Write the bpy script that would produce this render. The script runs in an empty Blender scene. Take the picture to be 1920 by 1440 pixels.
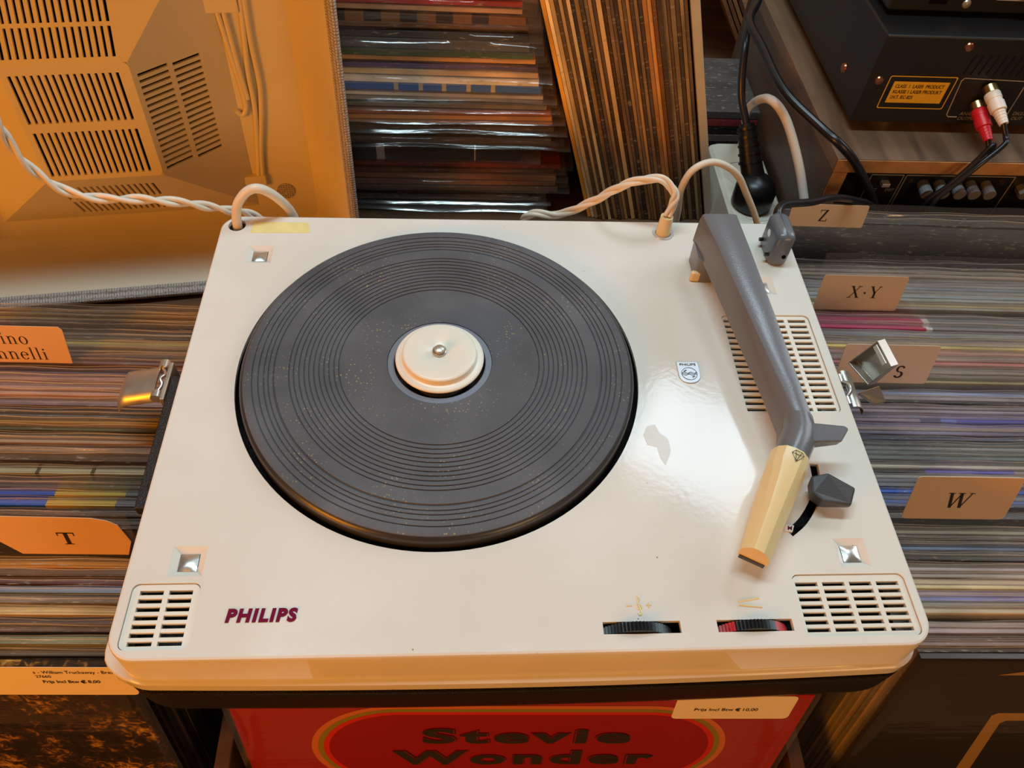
import bpy, bmesh, math, random
from mathutils import Vector, Matrix
from math import sin, cos, pi, radians

random.seed(7)
scene = bpy.context.scene
COL = scene.collection
Z0 = 0.90          # height of the record player's deck above the shop floor; the rest is measured from the deck

# ------------------------------------------------------------------ camera
FPX, PITCH, YAW, ROLL = 1478.81, 0.9143, 0.1037, 0.0832
CAM = Vector((-0.0323, -0.2665, 0.3558))
_f = Vector((sin(YAW) * cos(PITCH), cos(YAW) * cos(PITCH), -sin(PITCH)))
_r = Vector((cos(YAW), -sin(YAW), 0))
_u = _r.cross(_f)
CR = _r * cos(ROLL) + _u * sin(ROLL)
CU = CR.cross(_f)
cam = bpy.data.cameras.new('camera')
cam.sensor_fit = 'HORIZONTAL'
cam.sensor_width = 36.0
cam.lens = FPX * 36.0 / 1920.0
cam.clip_start = 0.01
cam_ob = bpy.data.objects.new('camera', cam)
COL.objects.link(cam_ob)
cam_ob.matrix_world = Matrix(((CR.x, CU.x, -_f.x, CAM.x), (CR.y, CU.y, -_f.y, CAM.y), (CR.z, CU.z, -_f.z, CAM.z + Z0), (0, 0, 0, 1)))
scene.camera = cam_ob

# ------------------------------------------------------------------ world, lamps, exposure
world = bpy.data.worlds.new('shop_ambient')
world.use_nodes = True
scene.world = world
bg = world.node_tree.nodes['Background']
bg.inputs['Color'].default_value = (1.0, 0.50, 0.18, 1)
bg.inputs['Strength'].default_value = 0.07


def area(name, loc, target, sx, sy, power, col):
    l = bpy.data.lights.new(name, 'AREA')
    l.shape = 'RECTANGLE'
    l.size, l.size_y, l.energy, l.color = sx, sy, power, col
    o = bpy.data.objects.new(name, l)
    COL.objects.link(o)
    o.location = Vector(loc) + Vector((0, 0, Z0))
    o.rotation_euler = (Vector(target) - Vector(loc)).to_track_quat('-Z', 'Y').to_euler()
    return o


area('cool_ceiling_lamp', (0.43, 0.56, 0.92), (0.05, 0.0, 0.0), 0.26, 0.19, 2.3, (0.68, 0.87, 1.0))
area('overhead_fill', (-0.20, 0.215, 1.60), (-0.20, 0.15, 0.0), 1.0, 0.14, 14.8, (0.71, 0.94, 1.0))  # unseen overhead fill, added to whiten the lid rim and top faces
area('warm_shop_lamp', (-1.00, -0.85, 0.33), (-0.1, 0.1, -0.05), 0.5, 0.4, 12.5, (1.0, 0.31, 0.004))
area('warm_high_fill', (-0.55, -0.45, 0.95), (-0.2, 0.15, -0.1), 0.2, 0.2, 0.5, (1.0, 0.36, 0.02))  # no bulb seen; added to warm the lid's lower inner wall
area('front_right_fill', (0.75, -1.15, 0.45), (0.1, 0.15, -0.05), 0.5, 0.4, 4.4, (1.0, 0.62, 0.30))  # added fill for the right-hand index cards and the flat stack
area('right_rear_fill', (1.30, 0.60, 0.72), (0.0, 0.05, 0.0), 0.7, 0.7, 6.5, (0.90, 0.95, 1.0))  # no window known here; added fill that brightens the right bin's record tops
scene.view_settings.view_transform = 'Standard'
scene.view_settings.look = 'None'
scene.view_settings.gamma = 1.0
scene.view_settings.use_curve_mapping = False
scene.view_settings.exposure = 0.0
scene.cycles.transparent_max_bounces = 24


# ------------------------------------------------------------------ measuring helpers (deck-centred coordinates)
def ray(px, py):
    return _f + CR * ((px - 960) / FPX) + CU * ((720 - py) / FPX)


def atz(px, py, z):
    d = ray(px, py)
    return CAM + d * ((z - CAM.z) / d.z)


def aty(px, py, y):
    d = ray(px, py)
    return CAM + d * ((y - CAM.y) / d.y)


# ------------------------------------------------------------------ materials
def lin(c):
    return tuple(((v / 255.0) / 12.92 if v / 255.0 <= 0.04045 else ((v / 255.0 + 0.055) / 1.055) ** 2.4) for v in c)


def nodes_of(name):
    m = bpy.data.materials.new(name)
    m.use_nodes = True
    nt = m.node_tree
    b = nt.nodes['Principled BSDF']
    return m, nt, b


def N(nt, kind, **kw):
    n = nt.nodes.new(kind)
    for k, v in kw.items():
        setattr(n, k, v)
    return n


def mat(name, rgb, rough=0.5, metal=0.0, noise=0.0, nscale=60.0, bump=0.0, bscale=400.0, spec=0.5, coat=0.0, rvar=0.0):
    """plain procedural material: sRGB colour with optional noise in colour, relief and roughness"""
    m, nt, b = nodes_of(name)
    c = lin(rgb)
    b.inputs['Roughness'].default_value = rough
    b.inputs['Metallic'].default_value = metal
    b.inputs['Specular IOR Level'].default_value = spec
    b.inputs['Coat Weight'].default_value = coat
    tc = N(nt, 'ShaderNodeTexCoord')
    nz = N(nt, 'ShaderNodeTexNoise')
    nz.inputs['Scale'].default_value = nscale
    nz.inputs['Detail'].default_value = 5
    nt.links.new(tc.outputs['Object'], nz.inputs['Vector'])
    mx = N(nt, 'ShaderNodeMix', data_type='RGBA')
    mx.inputs[6].default_value = tuple(v * (1 - noise) for v in c) + (1,)
    mx.inputs[7].default_value = tuple(min(1, v * (1 + noise)) for v in c) + (1,)
    nt.links.new(nz.outputs['Fac'], mx.inputs[0])
    nt.links.new(mx.outputs[2], b.inputs['Base Color'])
    if rvar:
        mr = N(nt, 'ShaderNodeMapRange')
        mr.inputs[3].default_value = max(0.02, rough - rvar)
        mr.inputs[4].default_value = rough + rvar
        nt.links.new(nz.outputs['Fac'], mr.inputs[0])
        nt.links.new(mr.outputs[0], b.inputs['Roughness'])
    if bump:
        n2 = N(nt, 'ShaderNodeTexNoise')
        n2.inputs['Scale'].default_value = bscale
        n2.inputs['Detail'].default_value = 3
        nt.links.new(tc.outputs['Object'], n2.inputs['Vector'])
        bp = N(nt, 'ShaderNodeBump')
        bp.inputs['Strength'].default_value = bump
        bp.inputs['Distance'].default_value = 0.001
        nt.links.new(n2.outputs['Fac'], bp.inputs['Height'])
        nt.links.new(bp.outputs['Normal'], b.inputs['Normal'])
    return m


def ramp(nt, stops, interp='LINEAR'):
    r = N(nt, 'ShaderNodeValToRGB')
    r.color_ramp.interpolation = interp
    while len(r.color_ramp.elements) < len(stops):
        r.color_ramp.elements.new(0.5)
    for e, (p, c) in zip(r.color_ramp.elements, stops):
        e.position = p
        e.color = tuple(lin(c)) + (1,)
    return r


def deck_material():
    m, nt, b = nodes_of('cream_plastic_deck')
    tc = N(nt, 'ShaderNodeTexCoord')
    n1 = N(nt, 'ShaderNodeTexNoise'); n1.inputs['Scale'].default_value = 14; n1.inputs['Detail'].default_value = 6
    n2 = N(nt, 'ShaderNodeTexNoise'); n2.inputs['Scale'].default_value = 320; n2.inputs['Detail'].default_value = 3
    vo = N(nt, 'ShaderNodeTexVoronoi'); vo.inputs['Scale'].default_value = 55
    for n in (n1, n2, vo):
        nt.links.new(tc.outputs['Object'], n.inputs['Vector'])
    r = ramp(nt, [(0.25, (218, 213, 203)), (0.6, (226, 223, 216)), (0.8, (229, 227, 222))])
    nt.links.new(n1.outputs['Fac'], r.inputs[0])
    spot = N(nt, 'ShaderNodeMath', operation='LESS_THAN'); spot.inputs[1].default_value = 0.022
    nt.links.new(vo.outputs['Distance'], spot.inputs[0])
    mx = N(nt, 'ShaderNodeMix', data_type='RGBA')
    mx.inputs[7].default_value = tuple(lin((150, 125, 95))) + (1,)
    nt.links.new(spot.outputs[0], mx.inputs[0])
    nt.links.new(r.outputs[0], mx.inputs[6])
    nt.links.new(mx.outputs[2], b.inputs['Base Color'])
    mr = N(nt, 'ShaderNodeMapRange')
    mr.inputs[1].default_value, mr.inputs[2].default_value = 0.3, 0.7
    mr.inputs[3].default_value, mr.inputs[4].default_value = 0.08, 0.14
    b.inputs['Specular IOR Level'].default_value = 0.36
    nt.links.new(n1.outputs['Fac'], mr.inputs[0])
    nt.links.new(mr.outputs[0], b.inputs['Roughness'])
    bp = N(nt, 'ShaderNodeBump'); bp.inputs['Strength'].default_value = 0.10; bp.inputs['Distance'].default_value = 0.0004
    nt.links.new(n2.outputs['Fac'], bp.inputs['Height'])
    nt.links.new(bp.outputs['Normal'], b.inputs['Normal'])
    return m


def fabric_material(name, c1, c2, scale=900.0, rough=0.85):
    m, nt, b = nodes_of(name)
    tc = N(nt, 'ShaderNodeTexCoord')
    w1 = N(nt, 'ShaderNodeTexWave'); w1.inputs['Scale'].default_value = scale * 0.16; w1.inputs['Distortion'].default_value = 1.5
    w2 = N(nt, 'ShaderNodeTexWave'); w2.bands_direction = 'Z'; w2.inputs['Scale'].default_value = scale * 0.16; w2.inputs['Distortion'].default_value = 1.5
    nz = N(nt, 'ShaderNodeTexNoise'); nz.inputs['Scale'].default_value = scale * 0.7
    for n in (w1, w2, nz):
        nt.links.new(tc.outputs['Object'], n.inputs['Vector'])
    mu = N(nt, 'ShaderNodeMath', operation='MULTIPLY')
    nt.links.new(w1.outputs['Fac'], mu.inputs[0]); nt.links.new(w2.outputs['Fac'], mu.inputs[1])
    ad = N(nt, 'ShaderNodeMath', operation='ADD')
    nt.links.new(mu.outputs[0], ad.inputs[0]); nt.links.new(nz.outputs['Fac'], ad.inputs[1])
    r = ramp(nt, [(0.35, c1), (0.95, c2)])
    nt.links.new(ad.outputs[0], r.inputs[0])
    nt.links.new(r.outputs[0], b.inputs['Base Color'])
    b.inputs['Roughness'].default_value = rough
    bp = N(nt, 'ShaderNodeBump'); bp.inputs['Strength'].default_value = 0.6; bp.inputs['Distance'].default_value = 0.0006
    nt.links.new(ad.outputs[0], bp.inputs['Height']); nt.links.new(bp.outputs['Normal'], b.inputs['Normal'])
    return m


def mat_rubber():
    m, nt, b = nodes_of('dusty_black_rubber')
    tc = N(nt, 'ShaderNodeTexCoord')
    n1 = N(nt, 'ShaderNodeTexNoise'); n1.inputs['Scale'].default_value = 22; n1.inputs['Detail'].default_value = 6
    n2 = N(nt, 'ShaderNodeTexNoise'); n2.inputs['Scale'].default_value = 900; n2.inputs['Detail'].default_value = 2
    n3 = N(nt, 'ShaderNodeTexNoise'); n3.inputs['Scale'].default_value = 40; n3.inputs['Detail'].default_value = 2
    vo = N(nt, 'ShaderNodeTexVoronoi'); vo.inputs['Scale'].default_value = 420
    for n in (n1, n2, n3, vo):
        nt.links.new(tc.outputs['Object'], n.inputs['Vector'])
    r = ramp(nt, [(0.3, (74, 75, 80)), (0.7, (97, 98, 104))])
    nt.links.new(n1.outputs['Fac'], r.inputs[0])
    lt = N(nt, 'ShaderNodeMath', operation='LESS_THAN'); lt.inputs[1].default_value = 0.20
    nt.links.new(vo.outputs['Distance'], lt.inputs[0])
    gt = N(nt, 'ShaderNodeMapRange'); gt.inputs[1].default_value = 0.46; gt.inputs[2].default_value = 0.68
    nt.links.new(n3.outputs['Fac'], gt.inputs[0])
    mu = N(nt, 'ShaderNodeMath', operation='MULTIPLY'); nt.links.new(lt.outputs[0], mu.inputs[0]); nt.links.new(gt.outputs[0], mu.inputs[1])
    mu2 = N(nt, 'ShaderNodeMath', operation='MULTIPLY'); mu2.inputs[1].default_value = 0.9
    nt.links.new(mu.outputs[0], mu2.inputs[0])
    mx = N(nt, 'ShaderNodeMix', data_type='RGBA'); mx.inputs[7].default_value = tuple(lin((150, 138, 100))) + (1,)
    nt.links.new(mu2.outputs[0], mx.inputs[0]); nt.links.new(r.outputs[0], mx.inputs[6])
    nt.links.new(mx.outputs[2], b.inputs['Base Color'])
    b.inputs['Roughness'].default_value = 0.62
    b.inputs['Specular IOR Level'].default_value = 0.35
    bp = N(nt, 'ShaderNodeBump'); bp.inputs['Strength'].default_value = 0.35; bp.inputs['Distance'].default_value = 0.0004
    nt.links.new(n2.outputs['Fac'], bp.inputs['Height']); nt.links.new(bp.outputs['Normal'], b.inputs['Normal'])
    return m


def mat_film(name='clear_sleeve_film', base=0.09, tint=(1, 1, 1), rough=0.10, bump=0.35, haze=0.06):
    m = bpy.data.materials.new(name)
    m.use_nodes = True
    nt = m.node_tree
    nt.nodes.clear()
    out = N(nt, 'ShaderNodeOutputMaterial')
    tr = N(nt, 'ShaderNodeBsdfTransparent'); tr.inputs[0].default_value = (0.97, 0.97, 0.97, 1)
    gl = N(nt, 'ShaderNodeBsdfGlossy'); gl.inputs['Roughness'].default_value = rough; gl.inputs['Color'].default_value = tint + (1,)
    lw = N(nt, 'ShaderNodeLayerWeight'); lw.inputs[0].default_value = 0.5
    pw = N(nt, 'ShaderNodeMath', operation='POWER'); pw.inputs[1].default_value = 4.0
    nt.links.new(lw.outputs['Facing'], pw.inputs[0])
    fr = N(nt, 'ShaderNodeMath', operation='MULTIPLY_ADD'); fr.inputs[1].default_value = 0.6; fr.inputs[2].default_value = 0.05
    nt.links.new(pw.outputs[0], fr.inputs[0])
    ad = N(nt, 'ShaderNodeMath', operation='ADD'); ad.inputs[1].default_value = base
    tc = N(nt, 'ShaderNodeTexCoord'); mp = N(nt, 'ShaderNodeMapping'); mp.inputs['Scale'].default_value = (14, 60, 90)
    nz = N(nt, 'ShaderNodeTexNoise'); nz.inputs['Scale'].default_value = 1.0; nz.inputs['Detail'].default_value = 4
    nt.links.new(tc.outputs['Object'], mp.inputs[0]); nt.links.new(mp.outputs[0], nz.inputs['Vector'])
    bp = N(nt, 'ShaderNodeBump'); bp.inputs['Strength'].default_value = bump; bp.inputs['Distance'].default_value = 0.003
    nt.links.new(nz.outputs['Fac'], bp.inputs['Height'])
    nt.links.new(bp.outputs['Normal'], gl.inputs['Normal'])
    nt.links.new(fr.outputs[0], ad.inputs[0])
    mx = N(nt, 'ShaderNodeMixShader')
    df = N(nt, 'ShaderNodeBsdfDiffuse'); df.inputs[0].default_value = (0.85, 0.85, 0.85, 1)
    m0 = N(nt, 'ShaderNodeMixShader'); m0.inputs[0].default_value = haze
    nt.links.new(tr.outputs[0], m0.inputs[1]); nt.links.new(df.outputs[0], m0.inputs[2])
    nt.links.new(ad.outputs[0], mx.inputs[0]); nt.links.new(m0.outputs[0], mx.inputs[1]); nt.links.new(gl.outputs[0], mx.inputs[2])
    nt.links.new(mx.outputs[0], out.inputs[0])
    return m


def mat_sleeve():
    """printed card: the object's own colour, broken up along the edge by print, with worn pale edges"""
    m, nt, b = nodes_of('printed_record_sleeve')
    oi = N(nt, 'ShaderNodeObjectInfo')
    tc = N(nt, 'ShaderNodeTexCoord')
    ad = N(nt, 'ShaderNodeVectorMath', operation='ADD')
    rs = N(nt, 'ShaderNodeVectorMath', operation='SCALE'); rs.inputs[0].default_value = (7.3, 3.1, 5.7)
    nt.links.new(oi.outputs['Random'], rs.inputs['Scale'])
    nt.links.new(tc.outputs['Object'], ad.inputs[0]); nt.links.new(rs.outputs[0], ad.inputs[1])
    mp = N(nt, 'ShaderNodeMapping'); mp.inputs['Scale'].default_value = (16, 40, 16)
    nt.links.new(ad.outputs[0], mp.inputs[0])
    n1 = N(nt, 'ShaderNodeTexNoise'); n1.inputs['Scale'].default_value = 1.0; n1.inputs['Detail'].default_value = 3
    nt.links.new(mp.outputs[0], n1.inputs['Vector'])
    hs = N(nt, 'ShaderNodeHueSaturation')
    mr = N(nt, 'ShaderNodeMapRange'); mr.inputs[1].default_value = 0.3; mr.inputs[2].default_value = 0.7; mr.inputs[3].default_value = 0.8; mr.inputs[4].default_value = 1.9
    nt.links.new(n1.outputs['Fac'], mr.inputs[0])
    nt.links.new(mr.outputs[0], hs.inputs['Value'])
    nt.links.new(oi.outputs['Color'], hs.inputs['Color'])
    mp2 = N(nt, 'ShaderNodeMapping'); mp2.inputs['Scale'].default_value = (120, 500, 500)
    nt.links.new(ad.outputs[0], mp2.inputs[0])
    n2 = N(nt, 'ShaderNodeTexNoise'); n2.inputs['Scale'].default_value = 1.0; n2.inputs['Detail'].default_value = 4
    nt.links.new(mp2.outputs[0], n2.inputs['Vector'])
    gt = N(nt, 'ShaderNodeMapRange'); gt.inputs[1].default_value = 0.60; gt.inputs[2].default_value = 0.68; gt.inputs[4].default_value = 0.55
    nt.links.new(n2.outputs['Fac'], gt.inputs[0])
    mx = N(nt, 'ShaderNodeMix', data_type='RGBA'); mx.inputs[7].default_value = tuple(lin((190, 178, 155))) + (1,)
    nt.links.new(gt.outputs[0], mx.inputs[0]); nt.links.new(hs.outputs[0], mx.inputs[6])
    nt.links.new(mx.outputs[2], b.inputs['Base Color'])
    b.inputs['Roughness'].default_value = 0.5
    return m


def mat_bands(name, stops, rough=0.45, axis='X', lo=-0.1575, hi=0.1575):
    """print running along one axis in hard-edged colour blocks"""
    m, nt, b = nodes_of(name)
    tc = N(nt, 'ShaderNodeTexCoord')
    sp = N(nt, 'ShaderNodeSeparateXYZ'); nt.links.new(tc.outputs['Object'], sp.inputs[0])
    mr = N(nt, 'ShaderNodeMapRange'); mr.inputs[1].default_value = lo; mr.inputs[2].default_value = hi
    nt.links.new(sp.outputs[axis], mr.inputs[0])
    r = ramp(nt, stops, 'CONSTANT'); nt.links.new(mr.outputs[0], r.inputs[0])
    nt.links.new(r.outputs[0], b.inputs['Base Color'])
    b.inputs['Roughness'].default_value = rough
    return m


def mat_wood(name, c1, c2, scale=(6, 60, 60), rough=0.45, seed=0.0):
    m, nt, b = nodes_of(name)
    tc = N(nt, 'ShaderNodeTexCoord'); mp = N(nt, 'ShaderNodeMapping'); mp.inputs['Scale'].default_value = scale; mp.inputs['Location'].default_value = (seed, seed, seed)
    nt.links.new(tc.outputs['Object'], mp.inputs[0])
    nz = N(nt, 'ShaderNodeTexNoise'); nz.inputs['Scale'].default_value = 1.0; nz.inputs['Detail'].default_value = 8; nz.inputs['Distortion'].default_value = 0.6
    nt.links.new(mp.outputs[0], nz.inputs['Vector'])
    r = ramp(nt, [(0.3, c1), (0.7, c2)]); nt.links.new(nz.outputs['Fac'], r.inputs[0])
    nt.links.new(r.outputs[0], b.inputs['Base Color'])
    b.inputs['Roughness'].default_value = rough
    return m


def mat_foliage_print():
    m, nt, b = nodes_of('autumn_photo_print')
    tc = N(nt, 'ShaderNodeTexCoord')
    n1 = N(nt, 'ShaderNodeTexNoise'); n1.inputs['Scale'].default_value = 45; n1.inputs['Detail'].default_value = 2
    n2 = N(nt, 'ShaderNodeTexVoronoi'); n2.inputs['Scale'].default_value = 260
    n3 = N(nt, 'ShaderNodeTexNoise'); n3.inputs['Scale'].default_value = 180; n3.inputs['Detail'].default_value = 4; n3.inputs['Distortion'].default_value = 1.2
    for n in (n1, n2, n3):
        nt.links.new(tc.outputs['Object'], n.inputs['Vector'])
    mu = N(nt, 'ShaderNodeMath', operation='MULTIPLY'); nt.links.new(n1.outputs['Fac'], mu.inputs[0]); nt.links.new(n3.outputs['Fac'], mu.inputs[1])
    r = ramp(nt, [(0.22, (22, 14, 10)), (0.29, (60, 38, 16)), (0.36, (150, 108, 40)), (0.45, (205, 165, 85))])
    nt.links.new(mu.outputs[0], r.inputs[0]); nt.links.new(r.outputs[0], b.inputs['Base Color'])
    b.inputs['Roughness'].default_value = 0.35
    return m


MT = {}
MT['deck'] = deck_material()
MT['cream'] = mat('cream_plastic', (226, 222, 210), 0.32, noise=0.03)
MT['cream_old'] = mat('yellowed_headshell_plastic', (226, 208, 158), 0.3, noise=0.06, nscale=90)
MT['hub'] = mat('white_hub_plastic', (232, 228, 216), 0.28, noise=0.04, nscale=70)
MT['shell'] = mat('black_leatherette', (26, 22, 21), 0.28, noise=0.3, nscale=300, bump=0.6, bscale=1500)
MT['black'] = mat('black_plastic', (16, 16, 18), 0.35, noise=0.1)
MT['dark'] = mat('dark_cavity', (9, 8, 8), 0.9, spec=0.1)
MT['rubber'] = mat_rubber()
MT['rim'] = mat('black_platter_rim', (50, 48, 48), 0.3, noise=0.1)
MT['blue_ring'] = mat('blue_grey_metal_ring', (128, 136, 152), 0.4, metal=0.35, noise=0.06)
MT['grey'] = mat('grey_tonearm_plastic', (104, 107, 113), 0.27, noise=0.05, nscale=40, bump=0.08, bscale=900)
MT['dgrey'] = mat('dark_grey_lever_plastic', (62, 62, 64), 0.45, noise=0.1, bump=0.15, bscale=700)
MT['chrome'] = mat('chrome', (206, 203, 198), 0.26, metal=0.8, noise=0.04, rvar=0.05)
MT['steel'] = mat('worn_nickel_plate', (190, 184, 174), 0.36, metal=0.75, noise=0.2, nscale=120, rvar=0.12)
MT['brass'] = mat('brass', (190, 160, 110), 0.3, metal=1.0, noise=0.1)
MT['plum'] = mat('plum_red_lettering', (112, 20, 54), 0.8, spec=0.1)
MT['badge'] = mat('silver_badge', (196, 200, 204), 0.35, metal=0.4)
MT['ink'] = mat('dark_ink', (38, 30, 28), 0.6)
MT['redplastic'] = mat('red_wheel_plastic', (190, 34, 40), 0.4)
MT['tape'] = mat('yellowed_tape', (232, 218, 150), 0.35, noise=0.12, nscale=120)
MT['cable_w'] = mat('cream_cable', (222, 212, 196), 0.4, noise=0.06, nscale=60)
MT['cable_b'] = mat('black_cable', (22, 22, 26), 0.32)
MT['cable_white'] = mat('white_cable', (226, 222, 214), 0.4)
MT['fabric'] = fabric_material('grey_beige_case_fabric', (120, 112, 106), (196, 190, 184))
MT['liner'] = mat('cream_lid_plastic', (222, 212, 188), 0.45, noise=0.04, nscale=20, bump=0.12, bscale=700)
MT['liner_in'] = mat('dark_slot_shade', (14, 10, 8), 0.95, spec=0.1)  # near-black for the shade seen through the housing's slots
MT['film'] = mat_film()
MT['film2'] = mat_film('divider_film', 0.0, rough=0.18, bump=0.03, haze=0.025)
MT['film3'] = mat_film('stack_sleeve_film', 0.0, rough=0.10, bump=0.15, haze=0.03)
MT['film_edge'] = mat_film('film_edge_glint', 0.10, rough=0.15, bump=0.3, haze=0.45)  # whiter haze paints the bright line of light along the film's top edge
MT['film_clear'] = mat_film('glossy_clear_film', 0.02, rough=0.06, bump=0.12, haze=0.012)
MT['sleeve'] = mat_sleeve()
MT['disc'] = mat('record_sleeve_card', (150, 130, 100), 0.7)
MT['card'] = mat('salmon_index_card', (222, 184, 148), 0.6, noise=0.03, nscale=40)
MT['card_pale'] = mat('pale_index_card', (228, 200, 184), 0.6, noise=0.03)
MT['sticker'] = mat('white_price_sticker', (236, 222, 200), 0.55, noise=0.03)
MT['print'] = mat('black_print', (34, 22, 18), 0.6)
MT['red_cover'] = mat('red_cover_print', (168, 20, 22), 0.35, noise=0.06, nscale=30)
MT['dred_cover'] = mat('dark_red_cover_print', (142, 14, 18), 0.35, noise=0.06, nscale=30)
MT['orange_line'] = mat('orange_print', (216, 116, 44), 0.4)
MT['olive_line'] = mat('olive_print', (136, 122, 44), 0.4)
MT['redline'] = mat('bright_red_print', (196, 40, 28), 0.4)
MT['foliage'] = mat_foliage_print()
MT['dark_cover'] = mat('dark_brown_cover', (34, 28, 25), 0.3, noise=0.2, nscale=25)
MT['gold'] = mat('gold_print', (176, 134, 70), 0.45)
MT['walnut'] = mat_wood('walnut_veneer', (78, 58, 44), (132, 104, 82), (50, 7, 50))
MT['walnut_side'] = mat_wood('dark_walnut_veneer', (66, 48, 36), (98, 74, 56), (40, 6, 40), seed=3)
MT['rawwood'] = mat_wood('raw_chipboard_edge', (150, 104, 62), (196, 148, 96), (40, 90, 60), rough=0.8)
MT['pine'] = mat_wood('dark_bin_wood', (70, 46, 28), (104, 70, 42), (10, 60, 30), rough=0.7, seed=5)
MT['hifi'] = mat('black_painted_steel', (22, 21, 22), 0.42, noise=0.15, nscale=500, bump=0.15, bscale=1800)
MT['silk'] = mat('grey_panel_lettering', (160, 152, 140), 0.5)
MT['yellow'] = mat('yellow_warning_label', (226, 180, 30), 0.45)
MT['copper'] = mat('copper_screw', (196, 128, 96), 0.28, metal=1.0)
MT['jack_red'] = mat('red_phono_plug', (206, 30, 44), 0.4)
MT['jack_white'] = mat('white_phono_plug', (232, 226, 216), 0.4)
MT['knob'] = mat('grey_terminal', (120, 120, 124), 0.45)
MT['wall'] = mat('ochre_wall', (206, 160, 96), 0.8, noise=0.08, nscale=6)
MT['floor'] = mat_wood('shop_floor_boards', (92, 66, 44), (128, 94, 64), (4, 40, 1), rough=0.6)
MT['strip'] = mat('white_power_strip', (226, 222, 206), 0.45)


# ------------------------------------------------------------------ mesh helpers
class MB:
    """collects vertices and faces; build() links them as one mesh object"""

    def __init__(self):
        self.v, self.f, self.m = [], [], []

    def add(self, vs, fs, mi=0):
        k = len(self.v)
        self.v += [Vector(p) for p in vs]
        self.f += [tuple(i + k for i in f) for f in fs]
        self.m += [mi] * len(fs)
        return self

    def box(self, x0, x1, y0, y1, z0, z1, mi=0):
        return self.add([(x0, y0, z0), (x1, y0, z0), (x1, y1, z0), (x0, y1, z0), (x0, y0, z1), (x1, y0, z1), (x1, y1, z1), (x0, y1, z1)],
                        [(3, 2, 1, 0), (4, 5, 6, 7), (0, 1, 5, 4), (1, 2, 6, 5), (2, 3, 7, 6), (3, 0, 4, 7)], mi)

    def prism(self, poly, z0, z1, mi=0):
        n = len(poly)
        vs = [(p[0], p[1], z0) for p in poly] + [(p[0], p[1], z1) for p in poly]
        return self.add(vs, [tuple(range(n - 1, -1, -1)), tuple(range(n, 2 * n))] + [(i, (i + 1) % n, n + (i + 1) % n, n + i) for i in range(n)], mi)

    def loft(self, rings, cap0=True, cap1=True, mi=0, closed=True):
        n = len(rings[0])
        vs = [p for r in rings for p in r]
        fs = []
        for k in range(len(rings) - 1):
            for i in range(n if closed else n - 1):
                j = (i + 1) % n
                fs.append((k * n + i, k * n + j, (k + 1) * n + j, (k + 1) * n + i))
        if cap0:
            fs.append(tuple(range(n - 1, -1, -1)))
        if cap1:
            fs.append(tuple(range((len(rings) - 1) * n, len(rings) * n)))
        return self.add(vs, fs, mi)

    def lathe(self, prof, c=(0, 0, 0), seg=64, mi=0, cap0=False, cap1=False):
        rings = [[(c[0] + r * cos(2 * pi * i / seg), c[1] + r * sin(2 * pi * i / seg), c[2] + z) for i in range(seg)] for r, z in prof]
        return self.loft(rings, cap0, cap1, mi)

    def tube(self, pts, rad, seg=10, mi=0, cap=True):
        pts = [Vector(p) for p in pts]
        rr = rad if isinstance(rad, (list, tuple)) else [rad] * len(pts)
        rings = []
        t0 = (pts[1] - pts[0]).normalized()
        a = t0.orthogonal().normalized()
        for i, p in enumerate(pts):
            t = (pts[min(i + 1, len(pts) - 1)] - pts[max(i - 1, 0)]).normalized()
            a = (a - t * a.dot(t)).normalized()
            b = t.cross(a)
            rings.append([p + (a * cos(2 * pi * k / seg) + b * sin(2 * pi * k / seg)) * rr[i] for k in range(seg)])
        return self.loft(rings, cap, cap, mi)

    def cyl(self, p0, p1, r0, r1=None, seg=20, mi=0):
        return self.tube([p0, p1], [r0, r0 if r1 is None else r1], seg, mi)

    def xform(self, M):
        self.v = [M @ p for p in self.v]
        return self

    def build(self, name, m, parent=None, smooth=None, bevel=0.0, off=None, seg=2):
        me = bpy.data.meshes.new(name)
        o3 = off if off is not None else (parent.get('_off') if parent is not None and '_off' in parent else None)
        vs = self.v if o3 is None else [p - Vector(o3) for p in self.v]
        me.from_pydata([tuple(p) for p in vs], [], self.f)
        ms = m if isinstance(m, (list, tuple)) else [m]
        for q in ms:
            me.materials.append(MT[q] if isinstance(q, str) else q)
        if len(ms) > 1:
            me.polygons.foreach_set('material_index', self.m)
        bm = bmesh.new(); bm.from_mesh(me)
        if bevel:
            bmesh.ops.remove_doubles(bm, verts=bm.verts, dist=1e-7)
        bmesh.ops.recalc_face_normals(bm, faces=bm.faces)
        bm.to_mesh(me); bm.free()
        if smooth is not None:
            me.polygons.foreach_set('use_smooth', [True] * len(me.polygons))
            me.set_sharp_from_angle(angle=radians(smooth))
        me.update()
        o = bpy.data.objects.new(name, me)
        COL.objects.link(o)
        if parent is not None:
            o.parent = parent
        if bevel:
            bv = o.modifiers.new('bevel', 'BEVEL')
            bv.width, bv.segments, bv.limit_method, bv.angle_limit = bevel, seg, 'ANGLE', radians(28)
            bv.harden_normals = False
        return o


def tag(o, label=None, cat=None, group=None, kind=None):
    for k, v in (('label', label), ('category', cat), ('group', group), ('kind', kind)):
        if v:
            o[k] = v
    return o


OFFS = {}


def thing(name, label, cat, loc=(0, 0, 0), group=None, rot=None, mtx=None):
    """an Empty at the thing's base that parents its parts"""
    o = bpy.data.objects.new(name, None)
    o.empty_display_size = 0.02
    COL.objects.link(o)
    if mtx is not None:
        o.matrix_world = mtx
    else:
        o.location = loc
        if rot:
            o.rotation_euler = rot
    return tag(o, label, cat, group)


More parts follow.
